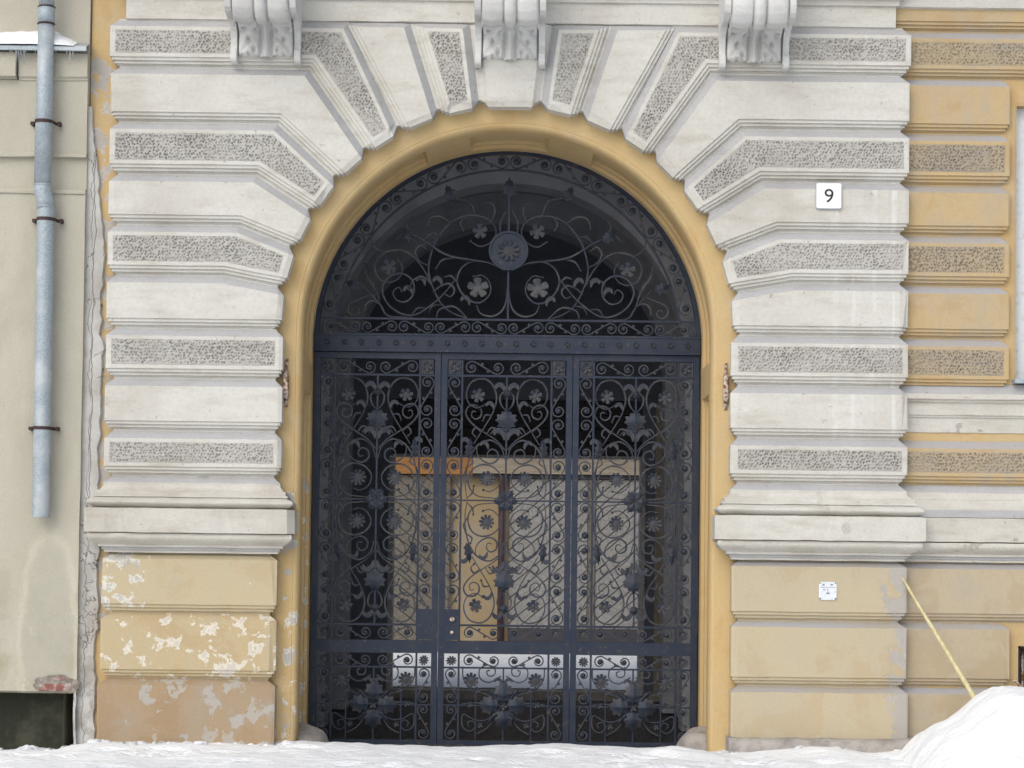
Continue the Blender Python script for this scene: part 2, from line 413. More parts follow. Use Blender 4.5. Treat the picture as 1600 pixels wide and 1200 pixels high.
tag(m.build('snow_bank', 'snow'), kind='structure', label='heap of cleared white snow beside the right pilaster')
m = MB()                                                     # clods of dirty slush along the wall foot
def clod(m, x, y, z, s, seed):
    random.seed(seed); rows = []
    for a in range(5):
        ph = a / 4 * math.pi; r = []
        for b in range(9):
            th = b / 8 * 2 * math.pi
            p = Vector((math.sin(ph) * math.cos(th), math.sin(ph) * math.sin(th), math.cos(ph)))
            k = 1 + .45 * noise.noise(p * 1.7 + Vector((seed, 0, 0)))
            r.append((x + p.x * s * k, y + p.y * s * k, z + p.z * s * .65 * k))
        rows.append(r)
    m.grid(rows)
for k in range(170):
    x = random.uniform(-5.2, 3.4) if k > 70 else random.uniform(-4.3, -1.75); y = random.uniform(-.30, .02)
    if abs(x) < 1.75: continue
    sz = random.choice((.015, .02, .03, .05, .07))
    clod(m, x, y, ground_z(x, y) - sz * .25, sz, k)
tag(m.build('slush_clods', 'slush'), kind='stuff', label='grey frozen slush clods along the foot of the wall')
random.seed(7)

# yard behind the passage
xs = axis(-14, 14, -3, 3, .12, 1.0); ys = axis(7.45, 17.5, 7, 18, .14, 1)
m = MB(); m.grid([[(x, y, .01 + 1.3 * hills(x, y)) for x in xs] for y in ys])
tag(m.build('courtyard_snow', 'snow'), kind='structure', label='untrodden snow in the yard behind the passage')

# ------------------------------------------------------------------ facade walls
CZ, RJ, RR = 3.55, 2.03, 1.78        # arch centre height, joint radius, reveal radius
YW = .10                             # ochre wall plane
def arch_path(r, n=64, z0=-.12):
    p = [(-r, z0 + (CZ - z0) * k / 16) for k in range(16)]
    p += [(r * math.cos(math.pi - math.pi * k / n), CZ + r * math.sin(math.pi * k / n)) for k in range(n + 1)]
    p += [(r, CZ - (CZ - z0) * (k + 1) / 16) for k in range(16)]
    return p
m = MB(); RH = 2.10
def rect(m, x0, x1, z0, z1, y, mat=0): m.poly([(x0, y, z0), (x1, y, z0), (x1, y, z1), (x0, y, z1)], mat)
n = 64
for k in range(n):
    a0, a1 = math.pi - math.pi * k / n, math.pi - math.pi * (k + 1) / n
    x0, z0, x1, z1 = RH * math.cos(a0), CZ + RH * math.sin(a0), RH * math.cos(a1), CZ + RH * math.sin(a1)
    m.poly([(x0, YW, z0), (x1, YW, z1), (x1, YW, 8.6), (x0, YW, 8.6)])
rect(m, -3.665, -RH, -.3, 8.6, YW)
WX0, WX1, WZ0, WZ1 = 4.415, 5.75, 3.14, 5.62       # window opening
BX0, BX1, BZ0, BZ1 = 4.46, 5.70, .05, .88         # cellar window opening
rect(m, RH, WX0, -.3, 8.6, YW)
rect(m, WX0, WX1, WZ1, 8.6, YW); rect(m, WX0, WX1, BZ1, WZ0, YW); rect(m, WX0, WX1, -.3, BZ0, YW)
rect(m, WX0, BX0, BZ0, BZ1, YW); rect(m, BX1, WX1, BZ0, BZ1, YW)
rect(m, WX1, 10, -.3, 8.6, YW)
m.build('facade_wall', 'yellow', building)
m = MB()                                          # rest of the shell: roof, back and flank walls, so the inside is dark
m.poly([(-3.8, YW, 8.6), (10, YW, 8.6), (10, 7.4, 8.6), (-3.8, 7.4, 8.6)])
m.poly([(10, YW, -.3), (10, 7.4, -.3), (10, 7.4, 8.6), (10, YW, 8.6)])
m.poly([(-3.8, YW, -.3), (-3.8, 7.4, -.3), (-3.8, 7.4, 8.6), (-3.8, YW, 8.6)])
for a, b, c, d in ((-3.8, -1.39, -.3, 8.6), (1.63, 10, -.3, 8.6), (-1.39, 1.63, 2.8, 8.6)): rect(m, a, b, c, d, 7.4)
m.build('rear_wall', 'beige', building)

# arch surround and reveal, with sunk panels in the soffit
prof = [(RH, YW - .001), (2.0, YW - .002), (1.90, YW - .002), (1.838, YW - .002), (1.834, YW + .004), (1.822, YW + .003), (1.808, YW + .010), (1.795, YW + .024), (1.787, YW + .042), (RR, YW + .07), (RR, YW + .14)]
path0 = arch_path(1.0, 120)
def pan(s):    # along-path position (0..1 of the list) -> inside a sunk panel?
    x, z = s
    return None
m = MB(); rows = []
# stations along the path: (kind, value): jamb height or arch angle
stations = []
zj = [-.12, .0, .5, 1.0, 1.5, 2.0, 2.5, 3.02, 3.05, 3.08, 3.30, 3.33, 3.36, 3.5]
inp_z = lambda z: (z <= 3.05) or (z >= 3.33)
for z in zj: stations.append(('z', z, -1, (z <= 3.02 or z >= 3.36), ))
angs = [180]
a = 180.0
def arch_in(a): return (114.5 < a <= 180) or (78.5 < a < 101.5) or (0 <= a < 65.5)
marks = sorted(set([180 - 2.5 * k for k in range(73)] + [114.5, 114.0, 101.5, 102.0, 78.5, 78.0, 65.5, 66.0]), reverse=True)
for a in marks: stations.append(('a', a, 0, arch_in(a)))
for z in reversed(zj): stations.append(('z', z, 1, (z <= 3.02 or z >= 3.36)))
inner = [(.30, 0), (.302, .55), (.34, .55), (.342, 1.0), (.86, 1.0), (.862, .55), (.93, .55), (.932, 0), (1.02, 0), (1.30, 0)]
for kind, v, side, sunk in stations:
    row = []
    for r, y in prof + [(RR + (.055 * dep if sunk else 0), y) for y, dep in inner]:
        if kind == 'z': p = (side * r, y, v)
        else: p = (r * math.cos(R(v)), y, CZ + r * math.sin(R(v)))
        row.append(jit(p, .0025, 3))
    rows.append(row)
m.grid(rows, smooth=False)
m.build('arch_reveal', 'ring', building)

# ------------------------------------------------------------------ rusticated blocks
def lint(p, d, q, e):
    den = d[0] * e[1] - d[1] * e[0]
    if abs(den) < 1e-6: return q
    t = ((q[0] - p[0]) * e[1] - (q[1] - p[1]) * e[0]) / den
    return (p[0] + d[0] * t, p[1] + d[1] * t)
def norm(v):
    l = math.hypot(*v); return (v[0] / l, v[1] / l)
def sub(a, b): return (a[0] - b[0], a[1] - b[1])
def lerp(a, b, t): return (a[0] + (b[0] - a[0]) * t, a[1] + (b[1] - a[1]) * t)

FACE = .065
CH = [('U', 0, 0), ('U', .010, -.001), ('U', .075, -FACE)]                                    # weathered slope on the upper side
ST = [('L', .077, -FACE), ('L', .0755, -.050), ('L', .049, -.051), ('L', .0475, -.030), ('L', .022, -.032), ('L', .0205, -.010), ('L', .010, -.011), ('L', .009, -.001), ('L', 0, 0)]

def block(name, U, L, mats, rows=None, soot_rows=(1,), y0=0.0, kA=1.0, kB=1.0, bevA=(.012, .003), bevB=(.045, .018), verm=None,
          parent=building, back=.12, mirror=False, jamp=.0020, marg=.032, step=.13, topsootA=False, res=.0050, pit=.0265, seed=0):
    """A cushion block swept between an upper and a lower joint line (x,z), with returns at both ends."""
    cen = lerp(lerp(U[0], U[-1], .5), lerp(L[0], L[-1], .5), .5)
    def segs(poly, inside, off):
        out = []
        for a, b in zip(poly, poly[1:]):
            d = norm(sub(b, a)); n_ = (-d[1], d[0])
            mid = lerp(a, b, .5)
            if (inside[0] - mid[0]) * n_[0] + (inside[1] - mid[1]) * n_[1] < 0: n_ = (-n_[0], -n_[1])
            out.append(((a[0] + n_[0] * off, a[1] + n_[1] * off), d))
        return out
    def inside_of(poly, other):
        return [lerp(other[k], other[k + 1], .5) for k in range(len(poly) - 1)]
    def endline(P, Q, k, Y, towards):
        d = norm(sub(Q, P)); n_ = (-d[1], d[0])
        if (towards[0] - P[0]) * n_[0] + (towards[1] - P[1]) * n_[1] > 0: n_ = (-n_[0], -n_[1])   # outward
        return ((P[0] + n_[0] * (-Y) * k, P[1] + n_[1] * (-Y) * k), d)
    if rows is None:
        rows = list(CH)
        if verm: rows += [('U', .075 + marg, -FACE), ('L', .077 + marg, -FACE)]
        rows += ST
    nseg = len(U) - 1
    lens = [max(math.hypot(*sub(U[k + 1], U[k])), math.hypot(*sub(L[k + 1], L[k]))) for k in range(nseg)]
    nsub = [max(1, int(round(l / step))) for l in lens]
    G = []; pan_rows = []
    for ri, (ref, off, Y) in enumerate(rows):
        base, oth = (U, L) if ref == 'U' else (L, U)
        lines = []
        for k in range(nseg):
            lines += segs(base[k:k + 2], lerp(oth[k], oth[k + 1], .5), off)
        A = lint(*lines[0], *endline(U[0], L[0], kA, Y, cen)); B = lint(*lines[-1], *endline(U[-1], L[-1], kB, Y, cen))
        bends = [lint(*lines[k], *lines[k + 1]) for k in range(nseg - 1)]
        st = [A] + bends + [B]
        sc_ = max(0.0, min(1.0, -Y / FACE))
        dA = norm(sub(st[1], A)); dB = norm(sub(st[-2], B))
        a1 = (A[0] + dA[0] * (bevA[0] * sc_ + .002), A[1] + dA[1] * (bevA[0] * sc_ + .002))
        b1 = (B[0] + dB[0] * (bevB[0] * sc_ + .002), B[1] + dB[1] * (bevB[0] * sc_ + .002))
        a2 = (a1[0] + dA[0] * marg, a1[1] + dA[1] * marg); b2 = (b1[0] + dB[0] * marg, b1[1] + dB[1] * marg)
        core = [a2] + bends + [b2]
        mid = []
        for k in range(nseg):
            for q in range(nsub[k]): mid.append(lerp(core[k], core[k + 1], q / nsub[k]))
        mid.append(core[-1])
        yA, yB = y0 + Y + bevA[1] * sc_, y0 + Y + bevB[1] * sc_
        row = [(A[0], y0 + back, A[1]), (A[0], yA, A[1]), (a1[0], y0 + Y, a1[1])] + [(p[0], y0 + Y, p[1]) for p in mid] + \
              [(b1[0], y0 + Y, b1[1]), (B[0], yB, B[1]), (B[0], y0 + back, B[1])]
        G.append(row)
        if verm: pan_rows.append(core)
    sx = -1 if mirror else 1
    G = [[jit((sx * p[0], p[1], p[2]), jamp) if 0 < i < len(r) - 1 else (sx * p[0], p[1], p[2]) for i, p in enumerate(r)] for r in G]
    for r in G:
        for i in (1, 2, len(r) - 3, len(r) - 2):
            p = r[i]; v = noise.noise(Vector((p[0] * 5, 2.2, p[2] * 5))) + .5 * noise.noise(Vector((p[0] * 17, 7.2, p[2] * 17)))
            if p[1] < y0 - .02: r[i] = (p[0], p[1] + .07 * max(0, v - .20), p[2])
    ncol = len(G[0]); hole = len(CH) if verm else None
    mb = MB()
    mb.grid(G, smooth=False, matf=lambda i, j: 1 if (i in soot_rows or (topsootA and j == 1)) else 0,
            skip=(lambda i, j: i == hole and 3 <= j < ncol - 4) if verm else None)
    # close top and bottom towards the wall
    for r in (G[0], G[-1]):
        mb.grid([r, [(p[0], y0 + back, p[2]) for p in r]], smooth=False)
    ob = mb.build(name, mats, parent)
    if verm:
        cu, cl = pan_rows[hole], pan_rows[hole + 1]
        V = []; ncols = 0; cols = []
        for k in range(nseg):
            ln = max(math.hypot(*sub(cu[k + 1], cu[k])), math.hypot(*sub(cl[k + 1], cl[k])))
            nn = max(2, int(ln / res))
            for q in range(nn + (1 if k == nseg - 1 else 0)):
                cols.append((lerp(cu[k], cu[k + 1], q / nn), lerp(cl[k], cl[k + 1], q / nn)))
        H = math.hypot(*sub(cu[0], cl[0])); nt = max(4, int(H / res)) + 1
        a = np.array([c[0] for c in cols]); b = np.array([c[1] for c in cols])
        tt = np.linspace(0, 1, nt)[:, None, None]
        XY = a[None] * (1 - tt) + b[None] * tt                      # nt x nc x 2
        hgt = vermic(XY[..., 0] * sx, XY[..., 1], pit, seed)
        # fade to the flat margin
        s_ = np.arange(len(cols)) * res; e = np.minimum(s_, s_[::-1])[None, :]; f = (np.minimum(tt, 1 - tt) * H)[..., 0]
        mask = np.clip(np.minimum(e, f) / .012, 0, 1)
        Y = y0 - FACE + hgt * mask
        V = np.stack([XY[..., 0] * sx, Y, XY[..., 1]], -1).reshape(-1, 3)
        nc = len(cols)
        ii = (np.arange(nt - 1)[:, None] * nc + np.arange(nc - 1)[None]).ravel()
        Fq = np.stack([ii, ii + 1, ii + nc + 1, ii + nc], 1)
        me = bpy.data.meshes.new('vermiculated_panel'); me.from_pydata(V.tolist(), [], Fq.tolist())
        me.materials.append(M[verm]); me.polygons.foreach_set('use_smooth', [True] * len(Fq)); me.update()
        link('vermiculated_panel', me, ob)
    return ob

def hash2(i, j, k):
    h = np.sin(i * 127.1 + j * 311.7 + k * 74.7) * 43758.5453
    return h - np.floor(h)
def vermic(x, z, cell, seed):
    """depth of worm-tooled stucco: crowded elongated pits between raised ridges (metres, + is into the wall)"""
    gx, gz = x / cell, z / cell
    ix, iz = np.floor(gx), np.floor(gz)
    d = np.zeros_like(x)
    for di in (-1, 0, 1):
        for dj in (-1, 0, 1):
            ci, cj = ix + di, iz + dj
            off = .5 * np.mod(cj, 2)
            px = ci + .5 + .55 * (hash2(ci, cj, 1 + seed) - .5) + off - .25; pz = cj + .5 + .62 * (hash2(ci, cj, 2 + seed) - .5)
            th = math.pi * (hash2(ci, cj, 3 + seed) * .8 + .1)
            ra = .30 + .22 * hash2(ci, cj, 4 + seed); rb = .215 + .10 * hash2(ci, cj, 5 + seed)
            dep = np.where(hash2(ci, cj, 7 + seed) < .08, .15, .55 + .55 * hash2(ci, cj, 6 + seed))
            ux, uz = gx - px, gz - pz
            a_ = (ux * np.cos(th) + uz * np.sin(th)) / ra; b_ = (-ux * np.sin(th) + uz * np.cos(th)) / rb
            q = np.clip(1.2 - np.sqrt(a_ * a_ + b_ * b_), 0, .62) / .62
            d = np.maximum(d, dep * q * q * (3 - 2 * q))
    worn = .95 + .22 * np.sin(x * 5.3 + 1.7 * np.sin(z * 6.1 + seed)) * np.sin(z * 7.7 + 2.1 * np.sin(x * 3.9)) + .10 * np.sin(x * 17 + z * 13)
    d = d * np.clip(worn, .45, 1.2)
    rough = hash2(np.floor(gx * 2.5), np.floor(gz * 2.5), 9) - .5
    return .0195 * d - .003 + .0025 * rough

GZ = [6.235, 5.818, 5.337, 4.884, 4.445, 4.004, CZ - .005, 3.110, 2.658, 2.265]     # joint heights
XO, XI = 3.395, 2.0                                                                  # groove ends (face overhangs by its projection)
def jpt(a): return (-RJ * -math.cos(R(a)) if False else RJ * math.cos(R(a)), CZ + RJ * math.sin(R(a)))
ANG = [118.6, 128.5, 138.6, 148.9, 159.1, 169.5, 180.0]      # R1/V2, R1/R2, R2/R3 ... R6/R7
BEND = [None, -1.745, -2.01, -2.19, -2.33, -2.46]            # x where the joint turns from level to radial
for mir in (False, True):
    sd = 5 if mir else 0
    # top course: level arm behind the console, then down to the arch
    U = [(-XO - .012, GZ[0]), (-1.405, GZ[0]), jpt(ANG[0])]
    L = [(-XO - .012, GZ[1]), (BEND[1], GZ[1]), jpt(ANG[1])]
    block('rusticated_block', U, L, ['white', 'soot'], verm='verm', mirror=mir, seed=sd)
    for r in range(1, 6):                                     # courses 2..6
        U = [(-XO, GZ[r]), (BEND[r], GZ[r]), jpt(ANG[r])]
        if r < 5: L = [(-XO, GZ[r + 1]), (BEND[r + 1], GZ[r + 1]), jpt(ANG[r + 1])]
        else: L = [(-XO, GZ[6]), (-2.5, GZ[6]), (-XI - .02, GZ[6])]
        block('rusticated_block', U, L, ['white_d' if mir and r >= 3 else 'white', 'soot'], verm='verm' if r % 2 == 0 else None, mirror=mir, seed=sd)
    for r in range(6, 9):
        U = [(-XO, GZ[r]), (-XI, GZ[r])]; L = [(-XO, GZ[r + 1]), (-XI, GZ[r + 1])]
        block('rusticated_block', U, L, ['white_d' if mir and r >= 3 else 'white', 'soot'], verm='verm' if r % 2 == 0 else None, mirror=mir, seed=sd, bevB=(.03, .012))
    # voussoirs between the top course and the keystone
    va = [118.6, 107.9, 97.4]
    for q in range(2):
        def topx(a): return RJ * math.cos(R(a)) + (GZ[0] - .012 - CZ - RJ * math.sin(R(a))) / math.tan(R(a))
        Lr = [(topx(va[q]), GZ[0] - .012), jpt(va[q])]; Ur = [(topx(va[q + 1]), GZ[0] - .012), jpt(va[q + 1])]
        block('voussoir', Ur, Lr, ['white', 'soot'], verm='verm' if q == 1 else None, mirror=mir, seed=sd, kA=0.0, bevA=(.05, .05), topsootA=True)
kx = RJ * math.cos(R(82.6)) + (GZ[0] - .012 - CZ - RJ * math.sin(R(82.6))) / math.tan(R(82.6))
Ur = [(kx, GZ[0] - .012), jpt(82.6)]; Lr = [(-kx, GZ[0] - .012), jpt(97.4)]
kst = [('U', 0, 0), ('U', .006, -.001), ('U', .05, -.03), ('U', .055, -.05), ('U', .062, -.052), ('U', .066, -FACE), ('L', .066, -FACE), ('L', .062, -.052), ('L', .055, -.05), ('L', .05, -.03), ('L', .006, -.001), ('L', 0, 0)]
block('keystone', Ur, Lr, ['white', 'soot'], rows=kst, soot_rows=(), kA=0.0, jamp=.006)

# frieze over the top course
m = MB()
fr = [(6.20, YW), (6.238, -.02), (6.415, -.02), (6.42, -.045), (6.47, -.05), (6.475, -.09), (6.62, -.10), (6.63, -.16), (6.9, -.18), (6.95, -.42), (7.15, -.45), (7.25, -.05), (7.25, .2)]
n = 60
rows = []
for z, y in fr:
    e = 3.345 + max(0, -y - .02)
    rows.append([(-e, .2, z)] + [jit((-e + 2 * e * k / n, y, z), .003) for k in range(n + 1)] + [(e, .2, z)])
m.grid(rows, smooth=False); m.build('frieze', 'white', building)

# pilaster foot mouldings
def arc(z0, y0, z1, y1, bulge, n=6):
    out = []
    for k in range(n + 1):
        t = k / n; out.append((z0 + (z1 - z0) * t, y0 + (y1 - y0) * t - bulge * math.sin(math.pi * t)))
    return out
foot = [(2.265, 0), (2.255, -.001), (2.202, -.06)] + arc(2.198, -.062, 2.132, -.100, -.012) + [(2.130, -.118), (2.098, -.119), (2.096, -.136), (2.078, -.137), (2.075, -.122)] + arc(2.072, -.128, 1.990, -.138, .055, 9) + [(1.986, -.125)]
slab = [(1.984, -.13), (1.976, -.200), (1.772, -.202), (1.766, -.13)]
under = [(1.766, -.12)] + arc(1.764, -.172, 1.672, -.105, .034, 7) + [(1.668, -.095), (1.648, -.095), (1.646, -.070), (1.624, -.068), (1.622, -.05), (1.60, -.05)]
def moulding(name, prof, x0, x1, mats, y0=0., soot=(), mirror=False, ends=(1, 1), amp=.003, chip=None, cham=0.0):
    m = MB(); rows = []; n = max(4, int((x1 - x0) / .045)); sx = -1 if mirror else 1
    for z, y in prof:
        e0 = x0 - (-y) * ends[0]; e1 = x1 + (-y) * ends[1]
        r = [(e0, y0 + .14, z)]
        for k in range(n + 1):
            x = e0 + (e1 - e0) * k / n
            yy = y
            if cham and k == n: yy = y + cham
            if k == n - 1 and cham: x = e1 - cham
            r.append((x, y0 + yy, z))
        r.append((e1, y0 + .14, z))
        rows.append([((sx * p[0]), p[1], p[2]) if i in (0, n + 2) else jit((sx * p[0], p[1], p[2]), amp, 6) for i, p in enumerate(r)])
    if chip:
        for r in rows:
            for i, p in enumerate(r):
                c = chip(*p)
                if c: r[i] = (p[0], p[1] + c, p[2])
    m.grid(rows, smooth=False, matf=lambda i, j: 1 if i in soot else 0)
    return m.build(name, mats, building)
def chipper(x, y, z):
    v = noise.noise(Vector((x * 4.2, 1.3, z * 4.2)))
    return .03 * max(0, v - .42) * 3 + (.014 * max(0, -2.6 - x) * max(0, noise.noise(Vector((x * 9, 0, z * 13)))) if x < 0 else 0)
for mir in (False, True):
    w = 'white' if mir else 'white2'
    moulding('base_moulding', foot, -XO, -XI, [w, 'soot'], soot=(1,), mirror=mir, chip=chipper, amp=.004)
    moulding('base_slab', slab, -XO, -XI, [w, 'soot'], mirror=mir, cham=.06, chip=chipper, amp=.004)
    moulding('plinth_moulding', under, -XO, -XI, [w, 'soot'], soot=(11, 12), mirror=mir, amp=.003)
    PT = ['plinth_top', 'plinth_top', 'plinth_top'] if mir else ['plinth_a', 'plinth_b', 'plinth_c']
    PZ = [1.600, 1.080, .520]
    pch = [('U', 0, 0), ('U', .010, -.001), ('U', .055, -FACE)]
    for k in range(2):
        U = [(-XO, PZ[k]), (-XI - .02, PZ[k])]; L = [(-XO, PZ[k + 1]), (-XI - .02, PZ[k + 1])]
        block('plinth_block', U, L, [PT[k], 'soot_y' if mir else PT[k]], rows=pch + ST, mirror=mir, bevB=(.02, .006), jamp=.004)
    U = [(-XO - .015, .52), (-XI - .02, .52)]; L = [(-XO - .015, -.15), (-XI - .02, -.15)]
    block('plinth_block', U, L, [PT[2], 'soot_y' if mir else PT[2]], rows=pch + [('L', 0, -FACE), ('L', 0, .1)], mirror=mir, bevB=(.02, .006), jamp=.006)
# rough foundation course showing under the right plinth
m = MB(); rows = []
for z, y in ((-.15, -.20), (.02, -.20), (.055, -.19), (.075, -.16), (.08, -.05)):
    rows.append([jit((1.93 + 1.62 * k / 34, y, z), .012, 7) for k in range(35)])
rows = [[(1.93, .1, r[0][2])] + r + [(3.55, .1, r[0][2])] for r in rows]
m.grid(rows, smooth=False); m.build('foundation_course', 'stone', building)

# ------------------------------------------------------------------ ochre wall to the right of the pilaster
XE = 4.29; XF = 9.9; YR = YW
def wallblock(z1, z0, xe, verm=False, mats=('yellow_r', 'soot_y'), **k):
    U = [(3.30, z1), (xe, z1)]; L = [(3.30, z0), (xe, z0)]
    return block('wall_course', U, L, list(mats), y0=YR, kA=0, kB=1.0 if xe < 5 else 0, bevA=(.002, 0), bevB=(.010, .003) if xe < 5 else (.002, 0),
                 verm='verm_y' if verm else None, back=.02, res=.0058, seed=9, **k)
wallblock(6.235, 5.818, XF if False else 6.4, True)
for r in range(1, 7): wallblock(GZ[r], GZ[r + 1], XE, verm=(r % 2 == 0))
U = [(3.30, 6.60), (6.4, 6.60)]; L = [(3.30, 6.235), (6.4, 6.235)]
block('wall_course', U, L, ['yellow_r', 'soot_y'], y0=YR, kA=0, kB=0, bevA=(.002, 0), bevB=(.002, 0), back=.02)
m = MB(); rows = []
for z, y in ((6.40, YW), (6.425, .0), (6.60, -.02), (6.61, -.08), (6.9, -.1), (6.9, .1)): rows.append([jit((3.34 + 5 * k / 50, y, z), .003) for k in range(51)])
m.grid(rows, smooth=False); m.build('string_course', 'white', building)
wallblock(2.658, 2.265, 6.4, True)
sill = [(3.150, .02), (3.148, -.005), (3.06, -.055), (3.055, -.085), (3.01, -.088), (3.005, -.066), (2.985, -.062), (2.98, -.045), (2.875, -.042), (2.87, -.028), (2.855, -.026), (2.85, -.012), (2.725, -.010), (2.72, .01), (2.67, .012), (2.658, .02)]
moulding('sill_course', sill, 3.30, XF, ['white2', 'soot'], y0=YR, soot=(1,), ends=(0, 0))
moulding('base_moulding', [(2.265, 0), (2.20, -.04)] + [(2.14, -.06), (2.135, -.08), (2.05, -.10), (1.985, -.11)], 3.30, XF, ['white2', 'soot'], y0=YR, soot=(0, 4), ends=(0, 0))
moulding('base_slab', [(1.985, -.08), (1.978, -.135), (1.775, -.138), (1.77, -.08)], 3.30, XF, ['white2', 'soot'], y0=YR, ends=(0, 0))
moulding('plinth_moulding', [(z, y * .8) for z, y in under], 3.30, XF, ['white2', 'soot'], y0=YR, soot=(11, 12), ends=(0, 0))
for z1, z0, xe in ((1.60, 1.08, 6.4), (1.08, .52, XE + .015), (.52, -.15, XE + .015)):
    wallblock(z1, z0, xe, mats=('plinth_r', 'soot_y'), rows=[('U', 0, 0), ('U', .010, -.001), ('U', .06, -FACE)] + ST)

# window in the ochre wall
m = MB()
rect_ = lambda x0, x1, z0, z1, y0, y1, mb: mb.box((x0, y0, z0), (x1, y1, z1))
m.box((WX0 - .001, YW - .0, WZ0), (WX0 + .012, .42, WZ1)); m.box((WX1 - .03, YW, WZ0), (WX1, .42, WZ1)); m.box((WX0, YW + .002, WZ1 - .03), (WX1, .42, WZ1 + .002))
m.build('window_reveal', 'yellow_r', building)
m = MB()
for x0, x1 in ((WX0 + .013, WX0 + .115), (WX1 - .115, WX1 - .03), (5.06, 5.13)): m.box((x0, .21, WZ0 + .03), (x1, .29, WZ1 - .03))
for z0, z1 in ((WZ0 + .03, WZ0 + .12), (WZ1 - .10, WZ1 - .03), (4.76, 4.84)): m.box((WX0 + .117, .215, z0), (WX1 - .117, .285, z1))
wf = m.build('window', 'winwhite', building)
for x0, x1 in ((WX0 + .115, 5.06), (5.13, WX1 - .115)):
    for z0, z1 in ((WZ0 + .12, 4.76), (4.84, WZ1 - .10)):
        m = MB(); m.box((x0, .245, z0), (x1, .252, z1)); m.build('pane', 'glass', wf)
m = MB(); m.prism([(WX0 - .02, 3.155), (WX1 + .02, 3.155), (WX1 + .02, 3.19), (WX0 - .02, 3.19)], -.02, .24); m.build('window_sill', 'zinc', wf)
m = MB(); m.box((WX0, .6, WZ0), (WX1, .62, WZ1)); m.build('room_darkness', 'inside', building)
# cellar window with bent bars
m = MB()
m.box((BX0, YW + .002, BZ0), (BX0 + .02, .40, BZ1)); m.box((BX0, YW + .002, BZ1 - .02), (BX1, .40, BZ1 + .001)); m.box((BX0, .40, BZ0), (BX1, .42, BZ1))
m.build('cellar_recess', 'inside', building)
m = MB()
for x in (4.52, 4.72, 4.92): m.tube([(x, .2, BZ0), (x, .2, BZ1)], .012, 8)
for z in (.30, .6): m.tube([(BX0, .2, z), (BX1, .2, z)], .012, 8)
m.tube([(4.395, .06, .585), (4.42, -.02, .575), (4.50, -.02, .49), (4.60, .1, .40)], .011, 8)
m.tube([(4.52, -.01, .47), (4.43, -.01, .36), (4.30, .02, .30)], .012, 8)
m.build('cellar_grille', 'rust', building)

# ------------------------------------------------------------------ consoles (corbels) with acanthus leaves
side = [(-.02, 5.775), (-.13, 5.780), (-.150, 5.80), (-.155, 5.875), (-.150, 5.885), (-.120, 5.892), (-.115, 5.93), (-.125, 5.98), (-.16, 6.04), (-.22, 6.085), (-.32, 6.105), (-.43, 6.105), (-.51, 6.115), (-.565, 6.15), (-.59, 6.21), (-.595, 6.30), (-.58, 6.42), (-.55, 6.56), (-.52, 6.75)]
inner_p = [(-.02, 5.80), (-.085, 5.815), (-.10, 5.83), (-.10, 5.88), (-.095, 5.94), (-.10, 6.00), (-.125, 6.05), (-.17, 6.08), (-.21, 6.095), (-.29, 6.10), (-.335, 6.095), (-.35, 6.07), (-.42, 6.06), (-.52, 6.075), (-.575, 6.135), (-.60, 6.20), (-.605, 6.30), (-.59, 6.42), (-.56, 6.56), (-.53, 6.75)]
def resample(p, n):
    P = np.array(p); d = np.r_[0, np.cumsum(np.hypot(*np.diff(P, axis=0).T))]
    s = np.linspace(0, d[-1], n); return np.stack([np.interp(s, d, P[:, 0]), np.interp(s, d, P[:, 1])], 1)
